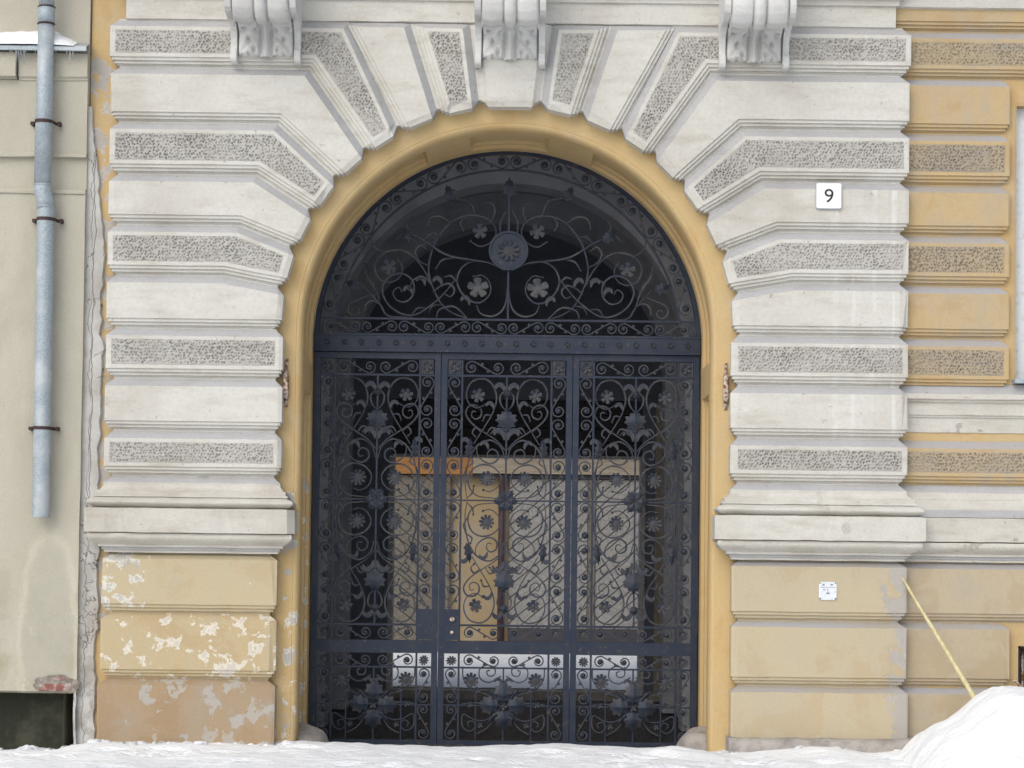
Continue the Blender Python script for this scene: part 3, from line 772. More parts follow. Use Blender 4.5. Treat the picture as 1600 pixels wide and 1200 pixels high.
def console(xc):
    dz = .062
    sp = resample(side, 60) + np.array([[0, dz]])
    ip = resample(inner_p, 110) + np.array([[0, dz]]); n = 72
    nrm = np.gradient(ip, axis=0); nrm = np.stack([-nrm[:, 1], nrm[:, 0]], 1); nrm /= np.linalg.norm(nrm, axis=1)[:, None]
    nrm[nrm[:, 0] > 0] *= -1
    m = MB(); rows = []
    cut0 = next(q for q, (y, z) in enumerate(ip) if y < -.34)
    for k in range(n + 1):
        u = -.246 + .492 * k / n; au = abs(u); r = []
        for q, (y, z) in enumerate(ip):
            h = 0.0
            if y < -.34 or z > 6.2 + dz:                                # cushion rolls with a central bead
                h = .028 * math.sqrt(max(0, math.sin(math.pi * min(1, max(0, (au - .055) / .185))))) if au > .055 else 0
                if au <= .05: h = .036 * math.sqrt(max(0, 1 - (au / .05) ** 2)) + .006
                h -= .012
                h -= .030 * math.exp(-((au - .243) / .008) ** 2) + .022 * math.exp(-((au - .054) / .007) ** 2)
            else:                                                  # acanthus leaf
                sl = q / cut0                                       # 0 at the tip, 1 where the leaf meets the rolls
                rib = .030 * math.exp(-(au / (.022 + .012 * (1 - sl))) ** 2)
                grv = -.020 * math.exp(-((au - .050) / .012) ** 2)
                f1 = abs(math.sin((sl * 3.0 + au * 6.0) * math.pi)) ** .6
                body = .034 * math.sin(math.pi * min(1, max(0, (au - .045) / .20))) ** .5 * (.35 + .65 * f1)
                eye = -.035 * sum(math.exp(-(((au - ex) / .016) ** 2 + ((sl - es) / .05) ** 2)) for ex, es in ((.085, .62), (.15, .45), (.10, .28), (.19, .66)))
                h = 1.35 * (rib + grv + body + eye) - .004 - .03 * math.exp(-((au - .243) / .008) ** 2)
                tipz = dz + 5.822 + .040 * math.sin(math.pi * min(1, max(0, (au - .055) / .19))) ** .7 + .006 * math.exp(-(au / .03) ** 2)
                if z < tipz: h = -.05
            r.append((xc + u, y + nrm[q][0] * h * 1.0 if nrm[q][0] < -.25 else y - .25 * h, z + nrm[q][1] * h))
        rows.append(r)
    cut = cut0
    m.grid([r[cut:] for r in rows], smooth=True); root = m.build('console', 'corbel', building)
    m = MB(); m.grid([r[:cut + 1] for r in rows], smooth=True); m.build('acanthus_leaf', 'corbel', root)
    for s in (-1, 1):                                           # flat side bands
        m = MB(); rows = []
        for u in (.247, .25, .300, .303):
            edge = .006 if u in (.247, .303) else 0
            rows.append([jit((xc + s * u, y + edge, z), .002, 8) for y, z in sp])
        rows = [[(p[0], .02, p[2]) for p in rows[0]]] + rows + [[(p[0], .02, p[2]) for p in rows[-1]]]
        m.grid(rows, smooth=False); m.build('side_band', 'corbel', root)
for xc in (-2.115, -.005, 2.105): console(xc)

# ------------------------------------------------------------------ passage behind the gate
m = MB()
RV = 2.02; VZ = 3.62
def tunnel(m, r, zc, y0, y1, z0=-.1, ny=8, amp=.004):
    path = [(-r, z0 + (zc - z0) * k / 6) for k in range(6)] + [(r * math.cos(math.pi * (1 - k / 36)), zc + r * math.sin(math.pi * k / 36)) for k in range(37)] + [(r, zc - (zc - z0) * (k + 1) / 6) for k in range(6)]
    m.grid([[jit((x, y0 + (y1 - y0) * j / ny, z), amp, 2) for x, z in path] for j in range(ny + 1)], smooth=True)
    return path
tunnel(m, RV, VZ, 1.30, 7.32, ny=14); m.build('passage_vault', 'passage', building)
m = MB()                                                           # back of the front arch, step from reveal to vault
p1 = arch_path(RR, 36); p2 = [(x * RV / RR, (z - CZ) * RV / RR + VZ if z > CZ else z) for x, z in p1]
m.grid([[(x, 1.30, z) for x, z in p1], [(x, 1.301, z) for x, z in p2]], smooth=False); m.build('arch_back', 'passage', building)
for y0, y1, rr in ((2.6, 3.05, 1.76), (5.0, 5.45, 1.74)):           # transverse arches on piers
    m = MB(); pa = arch_path(rr, 40, -.1); pb = [(x * RV / rr * 1.01, (z - CZ) * 1.01 * RV / rr + VZ if z > CZ else z) for x, z in pa]
    m.grid([[(x, y0, z) for x, z in pb], [(x, y0, z) for x, z in pa], [(x, y1, z) for x, z in pa], [(x, y1, z) for x, z in pb]], smooth=False)
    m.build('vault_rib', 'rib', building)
m = MB(); m.grid([[jit((-2.1 + 4.2 * i / 40, .10 + 7.36 * j / 70, -.12), .008, 4) for i in range(41)] for j in range(71)]); m.build('passage_floor', 'cobble', building)
m = MB()
OX0, OX1, OZ = -1.39, 1.63, 2.80
for a, b, c, d in ((-2.1, OX0, -.2, 5.8), (OX1, 2.1, -.2, 5.8), (OX0, OX1, 3.5, 5.8)): m.box((a, 7.20, c), (b, 7.38, d))
m.build('end_wall', 'passage', building)
for k in range(4):                                                  # boarding over the rear doorway
    m = MB(); m.box((OX0, 7.22 + .004 * (k % 2), 2.83 + .168 * k), (OX1, 7.30, 2.83 + .168 * (k + 1) - .012)); m.build('board', 'darkwood', building)
m = MB(); m.box((OX0, 7.16, 2.795), (OX1, 7.36, 2.828)); m.build('doorway_lintel', 'jambwhite', building)
m = MB(); m.box((OX0 - .04, 7.15, -.05), (OX0 + .03, 7.37, 2.795)); m.build('doorway_jamb', 'jambwhite', building)
m = MB(); m.box((OX1 - .03, 7.15, -.05), (OX1 + .04, 7.37, 2.795)); m.build('doorway_jamb', 'jambwhite', building)
m = MB(); m.box((OX1 + .10, 6.2, -.05), (OX1 + .22, 6.3, 3.4)); m.build('doorway_post', 'palewood', building)

m = MB(); m.box((OX0 - .5, 7.12, -.3), (OX1 + .4, 7.60, -.012)); m.build('doorway_threshold', 'stone', building)

# ------------------------------------------------------------------ wrought iron gate
YG = 1.10; PX = 1 / 170.6
gate = empty('entrance_gate', (0, YG, -.05), 'blue black wrought iron gate of scrolls and rosettes filling the arched entrance', 'gate')
def G(o):                                         # gate pieces are modelled in x-z with y = 0 and moved to the gate plane
    return o
def catmull(P, n=6):
    P = [Vector(p) for p in P]; Q = [2 * P[0] - P[1]] + P + [2 * P[-1] - P[-2]]; out = []
    for i in range(1, len(Q) - 2):
        for k in range(n):
            t = k / n; a, b, c, d = Q[i - 1], Q[i], Q[i + 1], Q[i + 2]
            out.append(.5 * ((2 * b) + (c - a) * t + (2 * a - 5 * b + 4 * c - d) * t * t + (3 * b - a - 3 * c + d) * t ** 3))
    out.append(P[-1]); return out
def dome(m, cx, cz, r, d, n=8, mat=0, y=0.0):
    c = m.vert((cx, y - d, cz)); a = [m.vert((cx + r * .6 * math.cos(2 * math.pi * k / n), y - d * .75, cz + r * .6 * math.sin(2 * math.pi * k / n))) for k in range(n)]
    b = [m.vert((cx + r * math.cos(2 * math.pi * k / n), y, cz + r * math.sin(2 * math.pi * k / n))) for k in range(n)]
    for k in range(n):
        m.face((c, a[k], a[(k + 1) % n]), mat, True); m.face((a[k], b[k], b[(k + 1) % n], a[(k + 1) % n]), mat, True)
    m.face(b[::-1], mat)
def s_scroll_mesh(r):
    """S scroll along z: two spirals with buds, 6r long"""
    m = MB(); pts = []; c = 2 * r
    n = 30
    for k in range(n + 1):
        t = k / n; ang = R(60) + (1 - t) * R(500); rad = r * (.24 + .76 * t)
        pts.append((-c + rad * math.cos(ang), rad * math.sin(ang)))
    pts = pts + [(-x, -y) for x, y in reversed(pts)]
    pts = [(y, x) for x, y in pts]                 # long axis up
    m.bar(pts, .0115, .020)
    for s in (-1, 1):
        dome(m, 0, s * c, r * .44, .018, 8, y=-.004)
        lx, lz = s * r * .55, s * (c - 1.55 * r)
        m.prism([(lx * -1 - .016, lz), (lx * -1, lz + .022), (lx * -1 + .016, lz), (lx * -1, lz - .012)], -.008, .006)
    return m.mesh('scroll', 'iron2')
def rosette_mesh(r, petals=6, inner=.3):
    m = MB(); n = petals * 6; c = m.vert((0, -.022, 0)); ra = []; rb = []; bk = []
    for k in range(n):
        a = 2 * math.pi * k / n; w = abs(math.sin(petals * a / 2)) ** .6
        rad = r * (.58 + .42 * w) * (1 - .06 * math.cos(petals * a * 2))
        ra.append(m.vert((r * inner * math.cos(a), -.016, r * inner * math.sin(a))))
        rb.append(m.vert((rad * math.cos(a), -.026 + .020 * (1 - w), rad * math.sin(a))))
        bk.append(m.vert((rad * .97 * math.cos(a), .004, rad * .97 * math.sin(a))))
    for k in range(n):
        j = (k + 1) % n
        m.face((c, ra[k], ra[j])); m.face((ra[k], rb[k], rb[j], ra[j])); m.face((rb[k], bk[k], bk[j], rb[j]))
    m.face(bk[::-1])
    return m.mesh('rosette', 'iron2')
MAPLE = [(0, 0), (.18, .02), (.45, -.08), (.42, .12), (.80, .10), (.66, .28), (1.0, .42), (.78, .50), (.86, .70), (.52, .62), (.40, .84), (.20, .78), (0, 1)]
ACANTHUS = [(0, 0), (.15, .10), (.28, .22), (.78, .24), (.60, .42), (1.0, .54), (.78, .66), (.86, .86), (.50, .80), (.36, .98), (.15, .90), (0, 1.05)]
SPEAR = [(0, 0), (.35, .10), (.9, .22), (.6, .34), (1.0, .52), (.55, .58), (.45, .80), (.18, .82), (0, 1)]
def leaf_outline(w, h, lobes=3):
    """half of a serrated leaf, base at the origin, tip at (0,h)"""
    return [(x * w, z * h) for x, z in (MAPLE if lobes == 4 else ACANTHUS if lobes == 3 else SPEAR)]
def leaf_mesh(w, h, lobes=3, bow=.035, name='leaf'):
    m = MB(); o = leaf_outline(w, h, lobes)
    for s in (-1, 1):
        mid = [m.vert((0, -bow * math.sin(math.pi * min(1, z / h)) - .006, z)) for x, z in o]
        ed = [m.vert((s * x, -bow * .8 * math.sin(math.pi * min(1, z / h)) + .010 * (x / w), z)) for x, z in o]
        for k in range(len(o) - 1):
            m.face((mid[k], ed[k], ed[k + 1], mid[k + 1]))
        e2 = [m.vert((s * x, .012, z)) for x, z in o]
        for k in range(len(o) - 1): m.face((ed[k], e2[k], e2[k + 1], ed[k + 1]))
    return m.mesh(name, 'iron2')
def curl_leaf_mesh(s):
    """small leaf hooking over sideways off a scroll"""
    m = MB(); m.bar([p * s for p in catmull([(0, -1), (.15, -.2), (.7, .35), (1.25, .15), (1.45, -.35)], 4)], .55 * s, .016, taper=lambda t: .25 + 1.1 * math.sin(math.pi * t) ** .8 if t < .97 else .15)
    return m.mesh('leaf', 'iron2')
SC = {}
def scroll(parent, x, z, r, rot=0.0, flip=False):
    k = round(r, 4)
    if k not in SC: SC[k] = s_scroll_mesh(r)
    o = link('scroll', SC[k], parent); o.location = (x, 0, z); o.rotation_euler = (0, rot, 0); o.scale = (-1 if flip else 1, 1, 1)
    return o
def put(name, me, parent, x, z, rot=0.0, sx=1, sz=1, y=0.0):
    if name == 'rosette': rot += random.uniform(-.4, .4); sx *= random.uniform(.92, 1.06); sz *= random.uniform(.92, 1.06)
    elif name in ('leaf', 'acanthus', 'palmette'): rot += random.uniform(-.07, .07)
    o = link(name, me, parent); o.location = (x, y, z); o.rotation_euler = (random.uniform(-.05, .05), rot, random.uniform(-.05, .05)); o.scale = (sx, 1, sz); return o
ROSP = rosette_mesh(.080, 5); ROSP.materials[0] = M['iron3']; ROS = rosette_mesh(.064, 6); ROS2 = rosette_mesh(.060, 5); STAR = rosette_mesh(.076, 10, .45)
LEAF = leaf_mesh(.075, .20, 2); BIGLEAF = leaf_mesh(.112, .225, 3, .05); SMALL = curl_leaf_mesh(.060); FIN = leaf_mesh(.045, .12, 2, .03)
PALM = leaf_mesh(.105, .19, 4, .04)

def curve_mesh(P, w=.014, d=.020, end_bud=0.0, taper=None):
    m = MB(); q = [p * PX for p in catmull(P, 7)]
    m.bar(q, w, d, taper=taper)
    if end_bud: dome(m, q[-1].x, q[-1].y, end_bud, .016, 8)
    return m.mesh('scroll', 'iron2')
tp = lambda t: .75 + .6 * math.sin(math.pi * min(1, t * 1.1)) ** 2
QUAD = [curve_mesh(P, .0118, .02, b, tp) for P, b in (
    ([(52, 86), (38, 108), (22, 135), (16, 158), (22, 178), (36, 188), (54, 184), (63, 168), (60, 151), (47, 143), (34, 148)], .014),
    ([(2, 78), (14, 92), (34, 105), (54, 119), (64, 134), (59, 146), (48, 147), (40, 140), (41, 130), (49, 126), (55, 131), (53, 138), (48, 137)], 0),
    ([(2, 64), (8, 82), (24, 93), (42, 87), (54, 72), (61, 50), (63, 22), (60, 2)], 0),
    ([(46, 83), (45, 71), (36, 61), (23, 57), (13, 64), (14, 75), (23, 79), (29, 73), (27, 66), (21, 67)], 0),
    ([(1, 3), (22, 4), (46, 8), (58, 24), (54, 45), (38, 55), (19, 51), (8, 37), (12, 22), (24, 14), (35, 16)], .012),
    ([(40, 106), (48, 112), (53, 104), (48, 98)], .011), ([(30, 104), (24, 112), (15, 110), (12, 103)], .011), ([(24, 132), (33, 132), (37, 123)], .011),
    ([(1, 98), (8, 108), (18, 110), (24, 103)], .010), ([(1, 138), (9, 148), (11, 160), (5, 168)], .010), ([(59, 26), (65, 38), (62, 50)], .008),
    ([(60, 4), (52, 12), (50, 22)], .010), ([(60, 52), (52, 58), (54, 66)], .009))]
def leaf_panel(x0, x1, lock_side):
    """one of the three leaves of the gate between x0 and x1 (gate-local metres)"""
    ZB, ZT = -.07, 3.51                                             # local z: gate foot is z = 0 (world -.05)
    zt1, zbar, zm0, zl1, zl0, zb1 = 3.455, 3.306, 1.019, .878, .761, .632
    m = MB(); sw = .055; bw = .135
    m.box((x0, -.03, ZB), (x0 + sw, .03, ZT)); m.box((x1 - sw, -.03, ZB), (x1, .03, ZT))
    m.box((x0 + sw, -.026, zt1), (x1 - sw, .026, ZT)); m.box((x0 + sw, -.028, zl0), (x1 - sw, .028, zl1)); m.box((x0 + sw, -.026, ZB), (x1 - sw, .026, -.03))
    a, b = x0 + sw, x1 - sw
    for x in (a + bw, b - bw):
        m.box((x - .009, -.012, -.03), (x + .009, .012, zl0)); m.box((x - .009, -.012, zl1), (x + .009, .012, zt1))
    for z in (zbar, zm0): m.box((a, -.0135, z - .009), (b, .0135, z + .009))
    m.box((a, -.0135, zb1 - .008), (b, .0135, zb1 + .008))
    zc = (zbar + zm0) / 2
    m.box((a, -.010, zc - .007), (b, .010, zc + .007))
    xm = (x0 + x1) / 2
    m.box((xm - .008, -.0105, zm0), (xm + .008, .0105, zbar)); m.box((xm - .007, -.0105, -.03), (xm + .007, .0105, zb1))
    m.box((a, -.0095, .283), (b, .0095, .297))
    for q in (-43, 43): m.box((xm + q * PX - .006, -.0115, -.03), (xm + q * PX + .006, .0115, .45))
    g = m.build('gate_leaf', 'iron', gate)
    r = .0622
    for x, f in ((a + bw / 2, 1), (b - bw / 2, -1)):
        for k in range(6):
            p = (zbar - zm0) / 6
            scroll(g, x, zm0 + p * (k + .5), r, flip=(k % 2 == 0) == (f > 0))
        for k in range(2):
            p = (zb1 + .025) / 2
            scroll(g, x, -.025 + p * (k + .5), .0535, flip=(k % 2 == 0) == (f > 0))
    wi = b - a - 2 * bw
    for zc_ in ((zbar + zt1) / 2, (zm0 + zl1) / 2, (zl0 + zb1) / 2):
        rr = .0600 if zc_ > 3 else .0555
        for k in range(2):
            scroll(g, a + bw + wi * (k + .5) / 2, zc_, rr, rot=R(90), flip=k == 0)
    for x in (a + bw / 2, b - bw / 2):                              # cast corner plaques
        m = MB(); z0, z1 = zbar + .012, zt1 - .004
        m.box((x - bw / 2 + .006, -.012, z0), (x + bw / 2 - .012, .012, z1)); m.build('corner_plaque', 'iron2', g)
        put('rosette', ROS2, g, x, (z0 + z1) / 2, y=-.012, sx=.8, sz=.8)
        for zz in ((zl0 + zb1) / 2, (zm0 + zl1) / 2):
            put('rosette', STAR, g, x, zz, sx=.62, sz=.62)
    # four-way mirrored scrollwork of the main panel
    for sx in (-1, 1):
        for sz in (-1, 1):
            for me in QUAD: put('scroll', me, g, xm, zc, sx=sx, sz=sz * 1.015)
            put('rosette', ROS, g, xm + sx * 45 * PX, zc + sz * 164 * PX, y=-.012); put('rosette', STAR, g, xm + sx * 29 * PX, zc + sz * 34 * PX, y=-.012)
            for lx, lz, k in ((3, 178, 1), (3, 106, 1.1), (28, 88, .8), (57, 92, .9), (20, 150, .8)):
                put('leaf', SMALL, g, xm + sx * lx * PX, zc + sz * lz * PX, sx=sx * k, sz=sz * k, y=-.006)
            put('leaf', LEAF, g, xm + sx * 60 * PX, zc + sz * 66 * PX, rot=sx * sz * R(-6) if sz > 0 else sx * R(6), sx=.55, sz=sz * 1.0)
    for sz in (-1, 1):
        put('palmette', PALM, g, xm, zc + sz * 112 * PX, sz=sz, y=-.012)
        put('finial_leaf', FIN, g, xm, zc + sz * 162 * PX, sz=sz * .7, y=-.012)
    for q in range(6): put('leaf', FIN, g, xm, zc, rot=R(60 * q + 30), sx=1.3, y=-.016)
    # bottom panel: four acanthus leaves in a cross, spirals in the corners
    cz = .29
    for q in range(4): put('acanthus', BIGLEAF, g, xm, cz, rot=R(90 * q), sx=.78, sz=.95, y=-.02)
    for q in range(4): put('leaf', FIN, g, xm, cz, rot=R(90 * q + 45), sx=.8, sz=1.9, y=-.01)
    put('rosette', ROS2, g, xm, cz, y=-.05, sx=.6, sz=.6)
    for sx in (-1, 1):
        for me in BOT: put('scroll', me, g, xm, cz, sx=sx)
        put('acanthus', STAR, g, xm + sx * 50 * PX, zb1 - 19 * PX, sx=.95, sz=.95); put('leaf', SMALL, g, xm + sx * 2 * PX, zb1 - 20 * PX, sx=sx * .8, sz=.7)
        for bx, bz in ((40, 24), (36, -30), (52, 2)): put('bud', ROS2, g, xm + sx * bx * PX, cz + bz * PX, sx=.5, sz=.5)
    return g
BOT = [curve_mesh(P, .0115, .02, b) for P, b in (
    ([(4, 46), (22, 36), (36, 42), (37, 56), (26, 63), (14, 58), (14, 48), (23, 46), (26, 53), (21, 55)], 0),
    ([(10, 10), (28, 18), (48, 24), (62, 40), (64, 60)], 0),
    ([(8, -8), (26, -22), (44, -22), (62, -14), (63, -32), (52, -40), (43, -33), (47, -24), (55, -27), (53, -33)], 0),
    ([(8, -10), (24, -34), (40, -44)], .014), ([(14, 0), (40, 4), (64, 2)], 0))]
for x0, x1 in ((-1.763, -.607), (-.600, .600), (.607, 1.763)): leaf_panel(x0, x1, 0)
# lock plates and handle holes
mid_leaf = [o for o in gate.children][1]
m = MB(); m.box((-.545, -.036, .885), (-.405, -.014, 1.165)); lp = m.build('lock_plate', 'iron', mid_leaf)
m = MB(); m.tube([(-.475, -.060, 1.075), (-.475, -.034, 1.075)], .022, 12); m.tube([(-.475, -.045, .955), (-.475, -.034, .955)], .016, 10); m.build('knob', 'rust', mid_leaf)
m = MB(); m.box((-.80, -.036, .885), (-.664, -.014, 1.165)); m.build('lock_plate', 'iron', [o for o in gate.children][0])
# transom and arched overlight
LZ = CZ + .02 + .05                                                # arch centre in gate-local z
TB = 3.665                                                         # top of transom beam
m = MB(); m.box((-1.77, -.05, 3.535), (1.77, .05, TB)); m.box((-1.77, -.065, 3.515), (1.77, .055, 3.536)); m.box((-1.77, -.058, TB), (1.77, .05, TB + .018))
tr = m.build('transom', 'iron', gate)
for k in range(22): m = None; put('rosette', ROS2, tr, -1.65 + 3.3 * k / 21, 3.60, sx=.42, sz=.42, y=-.05)
RG = 1.775
m = MB()
def arc_pts(r, a0, a1, n, zc=LZ): return [(r * math.cos(R(a0 + (a1 - a0) * k / n)), zc + r * math.sin(R(a0 + (a1 - a0) * k / n))) for k in range(n + 1)]
m.bar(arc_pts(RG - .02, 1.0, 179.0, 72), .045, .06); m.bar(arc_pts(RG - .185, 5.5, 174.5, 72), .018, .026)
m.box((-1.74, -.0135, TB + .150), (1.74, .0135, TB + .168))
ov = m.build('overlight', 'iron', gate)
RM = RG - .11
for k in range(12):
    a = 9 + 162 * (k + .5) / 12
    scroll(ov, RM * math.cos(R(a)), LZ + RM * math.sin(R(a)), .066, rot=R(-a), flip=k % 2 == 0)
for k in range(10):
    scroll(ov, -1.68 + 3.36 * (k + .5) / 10, TB + .084, .0555, rot=R(90), flip=k % 2 == 0)
for sx in (-1, 1): m = MB(); m.box((sx * 1.72 - .05, -.012, TB + .02), (sx * 1.72 + .03, .012, TB + .16)); m.build('corner_plaque', 'iron2', ov)
TZ = TB + .168
TY = [curve_mesh(P, .0122, .02, b, tp) for P, b in (
    ([(6, 76), (31, 88), (56, 90), (74, 78), (80, 56), (66, 32), (45, 25), (29, 38), (29, 56), (40, 68), (54, 66)], .016),
    ([(1, 50), (3, 28), (10, 12), (25, 4), (42, 8), (49, 20)], .014),
    ([(63, 0), (86, 8), (104, 22), (119, 51), (125, 82), (114, 121), (92, 150), (68, 162), (45, 162), (26, 152), (20, 136), (28, 121), (45, 114), (60, 122)], .014),
    ([(31, 88), (60, 92), (97, 99), (133, 121), (152, 130)], 0),
    ([(97, 99), (114, 108), (119, 122)], .012), ([(84, 96), (104, 92), (114, 78)], .012),
    ([(82, 62), (95, 45), (112, 27), (142, 6), (166, 6), (188, 21), (197, 44), (187, 63), (167, 69), (150, 58), (148, 38), (160, 25), (175, 28), (180, 40), (171, 47), (166, 40)], 0),
    ([(119, 51), (134, 78), (152, 98), (172, 106), (196, 100), (209, 82), (203, 62), (187, 55), (171, 62), (166, 78), (174, 92)], .012),
    ([(119, 51), (132, 64), (148, 60), (154, 48)], .016), ([(118, 40), (106, 50), (92, 54), (84, 44), (90, 34), (100, 38)], 0),
    ([(150, 1), (187, 3), (200, 20), (215, 37), (230, 53)], 0), ([(200, 20), (212, 26), (222, 20), (224, 8)], .010),
    ([(215, 37), (232, 30), (248, 22), (250, 10), (241, 3), (233, 9), (237, 16), (243, 13)], 0),
    ([(200, 20), (208, 44), (222, 66), (226, 86)], .012),
    ([(90, 150), (108, 160), (124, 156), (128, 142)], .012), ([(20, 100), (12, 120), (14, 150), (6, 170)], 0),
    ([(125, 82), (140, 90), (146, 104), (138, 114), (128, 107)], .010), ([(104, 22), (118, 20), (124, 9)], .010), ([(70, 162), (76, 150), (71, 139)], .010),
    ([(196, 100), (212, 112), (216, 128)], .010), ([(152, 130), (168, 132), (177, 122)], .010), ([(152, 130), (160, 146), (153, 158)], .010), ([(133, 121), (121, 132), (110, 130)], .010),
    ([(30, 150), (22, 166), (26, 180), (38, 182)], .010), ([(80, 56), (90, 66), (100, 64)], .010), ([(150, 6), (142, 16), (130, 16)], .010), ([(226, 60), (214, 58), (210, 48)], .009),
    ([(52, 164), (62, 184), (84, 190)], 0), ([(63, 0), (84, 18), (106, 14), (112, 2)], .01))]
for sx in (-1, 1):
    for me in TY: put('scroll', me, ov, 0, TZ, sx=sx)
    for fx, fz, me in ((47, 48, ROSP), (45, 137, ROS2), (187, 79, ROS2)): put('rosette', me, ov, sx * fx * PX, TZ + fz * PX, sx=1.25, sz=1.25, y=-.012)
    for fx, fz, ro in ((88, 186, 25), (148, 122, 48), (230, 46, 68)): put('finial_leaf', LEAF, ov, sx * fx * PX, TZ + fz * PX, rot=R(ro * sx), sx=.75, sz=.8, y=-.01)
    for lx, lz in ((104, 60), (60, 30), (130, 60), (150, 45)): put('leaf', SMALL, ov, sx * lx * PX, TZ + lz * PX, sx=sx * .9, sz=.9)
put('finial_leaf', LEAF, ov, 0, TZ + 190 * PX, sx=.95, y=-.01)
m = MB(); m.box((-.009, -.011, TZ), (.009, .011, TZ + 195 * PX)); m.build('bar', 'iron', ov)
m = MB(); c_ = 28; pts = [(30 * PX * math.cos(2 * math.pi * k / c_), TZ + 107 * PX + 30 * PX * math.sin(2 * math.pi * k / c_)) for k in range(c_)]
m.prism(pts, -.028, .0); m.bar([(x * .98, z if False else TZ + 107 * PX + (z - TZ - 107 * PX) * .98) for x, z in pts], .02, .03, y=-.028, closed=True); md = m.build('medallion', 'iron', ov)
put('rosette', STAR, ov, 0, TZ + 107 * PX, sx=1.3, sz=1.3, y=-.030)

# ------------------------------------------------------------------ neighbouring house on the left
nb = empty('neighbouring_house', (0, 0, 0), 'beige roughcast house wall behind the grey drainpipe', 'house')
XN = -3.672
def nwall(name, prof, mat='beige', x0=-9.0, x1=XN, amp=.006, n=90):
    m = MB(); rows = []
    for z, y in prof:
        r = [jit((x0 + (x1 - x0) * k / n, y, z), amp, 3) for k in range(n + 1)]
        rows.append(r + [(r[-1][0], .2, r[-1][2])])
    m.grid(rows, smooth=False); return m.build(name, mat, nb)
NX0, NX1, NZ1 = -5.4, -3.70, .395
lowp = [(z, .0) for z in np.linspace(4.70, NZ1, 30)]
nwall('lower_wall', [(4.73, .03)] + lowp + [(NZ1 - .02, .06)])
nwall('band_wall', [(5.03, .03), (5.02, .028), (4.75, .028), (4.735, -.01), (4.725, -.014), (4.70, -.012)])
nwall('panel_wall', [(5.70, .03), (5.69, .0), (5.4, .0), (5.06, -.002), (5.045, -.022), (5.02, -.022), (5.015, .03)])
nwall('frieze_block', [(5.93, .02), (5.92, -.03), (5.72, -.03), (5.705, -.012), (5.69, -.010), (5.685, .03)], x0=-4.27, x1=XN)
nwall('frieze_block', [(5.93, .02), (5.92, -.075), (5.71, -.075), (5.69, .03)], x0=-9.0, x1=-4.285)
nwall('upper_wall', [(8.6, .06), (7.5, .06), (6.5, .06), (5.93, .06)])
m = MB(); m.box((-9, 0.0, -.4), (NX0, .25, NZ1)); m.build('lower_wall', 'beige', nb)
m = MB(); m.grid([[jit((NX1 + (XN - NX1) * i / 3, -.005 if 0 < i else .03, -.35 + (NZ1 + .35) * j / 10), .012, 7) for i in range(4)] for j in range(11)], smooth=False); m.build('niche_jamb', 'cement', nb)
m = MB(); m.poly([(NX0, .42, -.4), (NX1 + .03, .42, -.4), (NX1 + .03, .42, .6), (NX0, .42, .6)]); m.poly([(NX1 + .01, -.02, -.4), (NX1 + .01, .42, -.4), (NX1 + .01, .42, .6), (NX1 + .01, .03, .6)])
m.poly([(NX0, .03, NZ1), (NX1, .03, NZ1), (NX1, .42, NZ1), (NX0, .42, NZ1)]); m.build('cellar_niche', 'niche', nb)
for k, (bx, bz, w, h) in enumerate(((-3.86, .43, .17, .075), (-3.955, .425, .08, .065), (-3.755, .435, .09, .07), (-3.82, .505, .12, .035))):
    m = MB(); rows = []
    for y, e in ((.0, 0), (-.019, .006), (-.022, .016)):
        rows.append([jit((bx + (w / 2 - e) * cx, y, bz + (h / 2 - e) * cz), .006, 18) for cx, cz in ((-1, -1), (0, -1), (1, -1), (1, 0), (1, 1), (0, 1), (-1, 1), (-1, 0), (-1, -1))])
    m.grid(rows, smooth=False); m.face([m.vert(p) for p in rows[-1][:-1]]); m.build('brick', 'brick', nb)
m = MB(); pts = []
for k in range(26):
    a = 2 * math.pi * k / 26; q = 1 + .28 * noise.noise(Vector((math.cos(a) * 2, math.sin(a) * 2, 3)))
    pts.append((-3.845 + .20 * q * math.cos(a), max(NZ1 + .003, .45 + .085 * q * math.sin(a))))
m.prism(pts, -.013, .01); m.build('broken_mortar', 'mortar', nb)
# tin flashing of the ledge
m = MB(); rows = []
for y, z in ((.06, 6.03), (-.12, 5.965), (-.128, 5.955), (-.128, 5.925), (-.118, 5.922)): rows.append([jit((-9 + (XN + 9 + .01) * k / 80, y, z), .004, 6) for k in range(81)])
m.grid(rows, smooth=False); m.build('tin_flashing', 'zinc', nb)
m = MB(); rows = []                                                # snow lying on it
for k in range(91):
    x = -6.5 + (XN - .10 + 6.5) * k / 90; r = []
    hgt = .10 + .05 * noise.noise(Vector((x * 2.6, 0, 3))) + .03 * noise.noise(Vector((x * 8, 0, 6)))
    if x > -3.95: hgt *= max(.0, (XN - .10 - x) / .20)
    for t in np.linspace(0, 1, 9):
        y = -.135 + .195 * t; zb = 5.968 + .36 * (y + .12)
        r.append((x, y, zb + max(0.004, hgt) * math.sin(min(1, t * 1.6 + .02) * math.pi / 2) ** .6))
    rows.append(r)
m.grid(rows); tag(m.build('ledge_snow', 'snow'), kind='stuff', label='strip of snow lying on the tin ledge')
random.seed(3)
for k in range(16):
    x = random.uniform(-4.35, -3.72); l = random.choice((.03, .05, .06, .09, .13)); m = MB()
    y = -.126; z = 5.926
    m.tube([(x, y, z), (x + .001, y, z - l * .4), (x, y, z - l)], [.006, .004, .0008], 6)
    o = m.build('icicle', 'ice'); tag(o, 'thin icicle hanging from the tin ledge beside the drainpipe', 'icicle', 'icicles under the tin ledge')
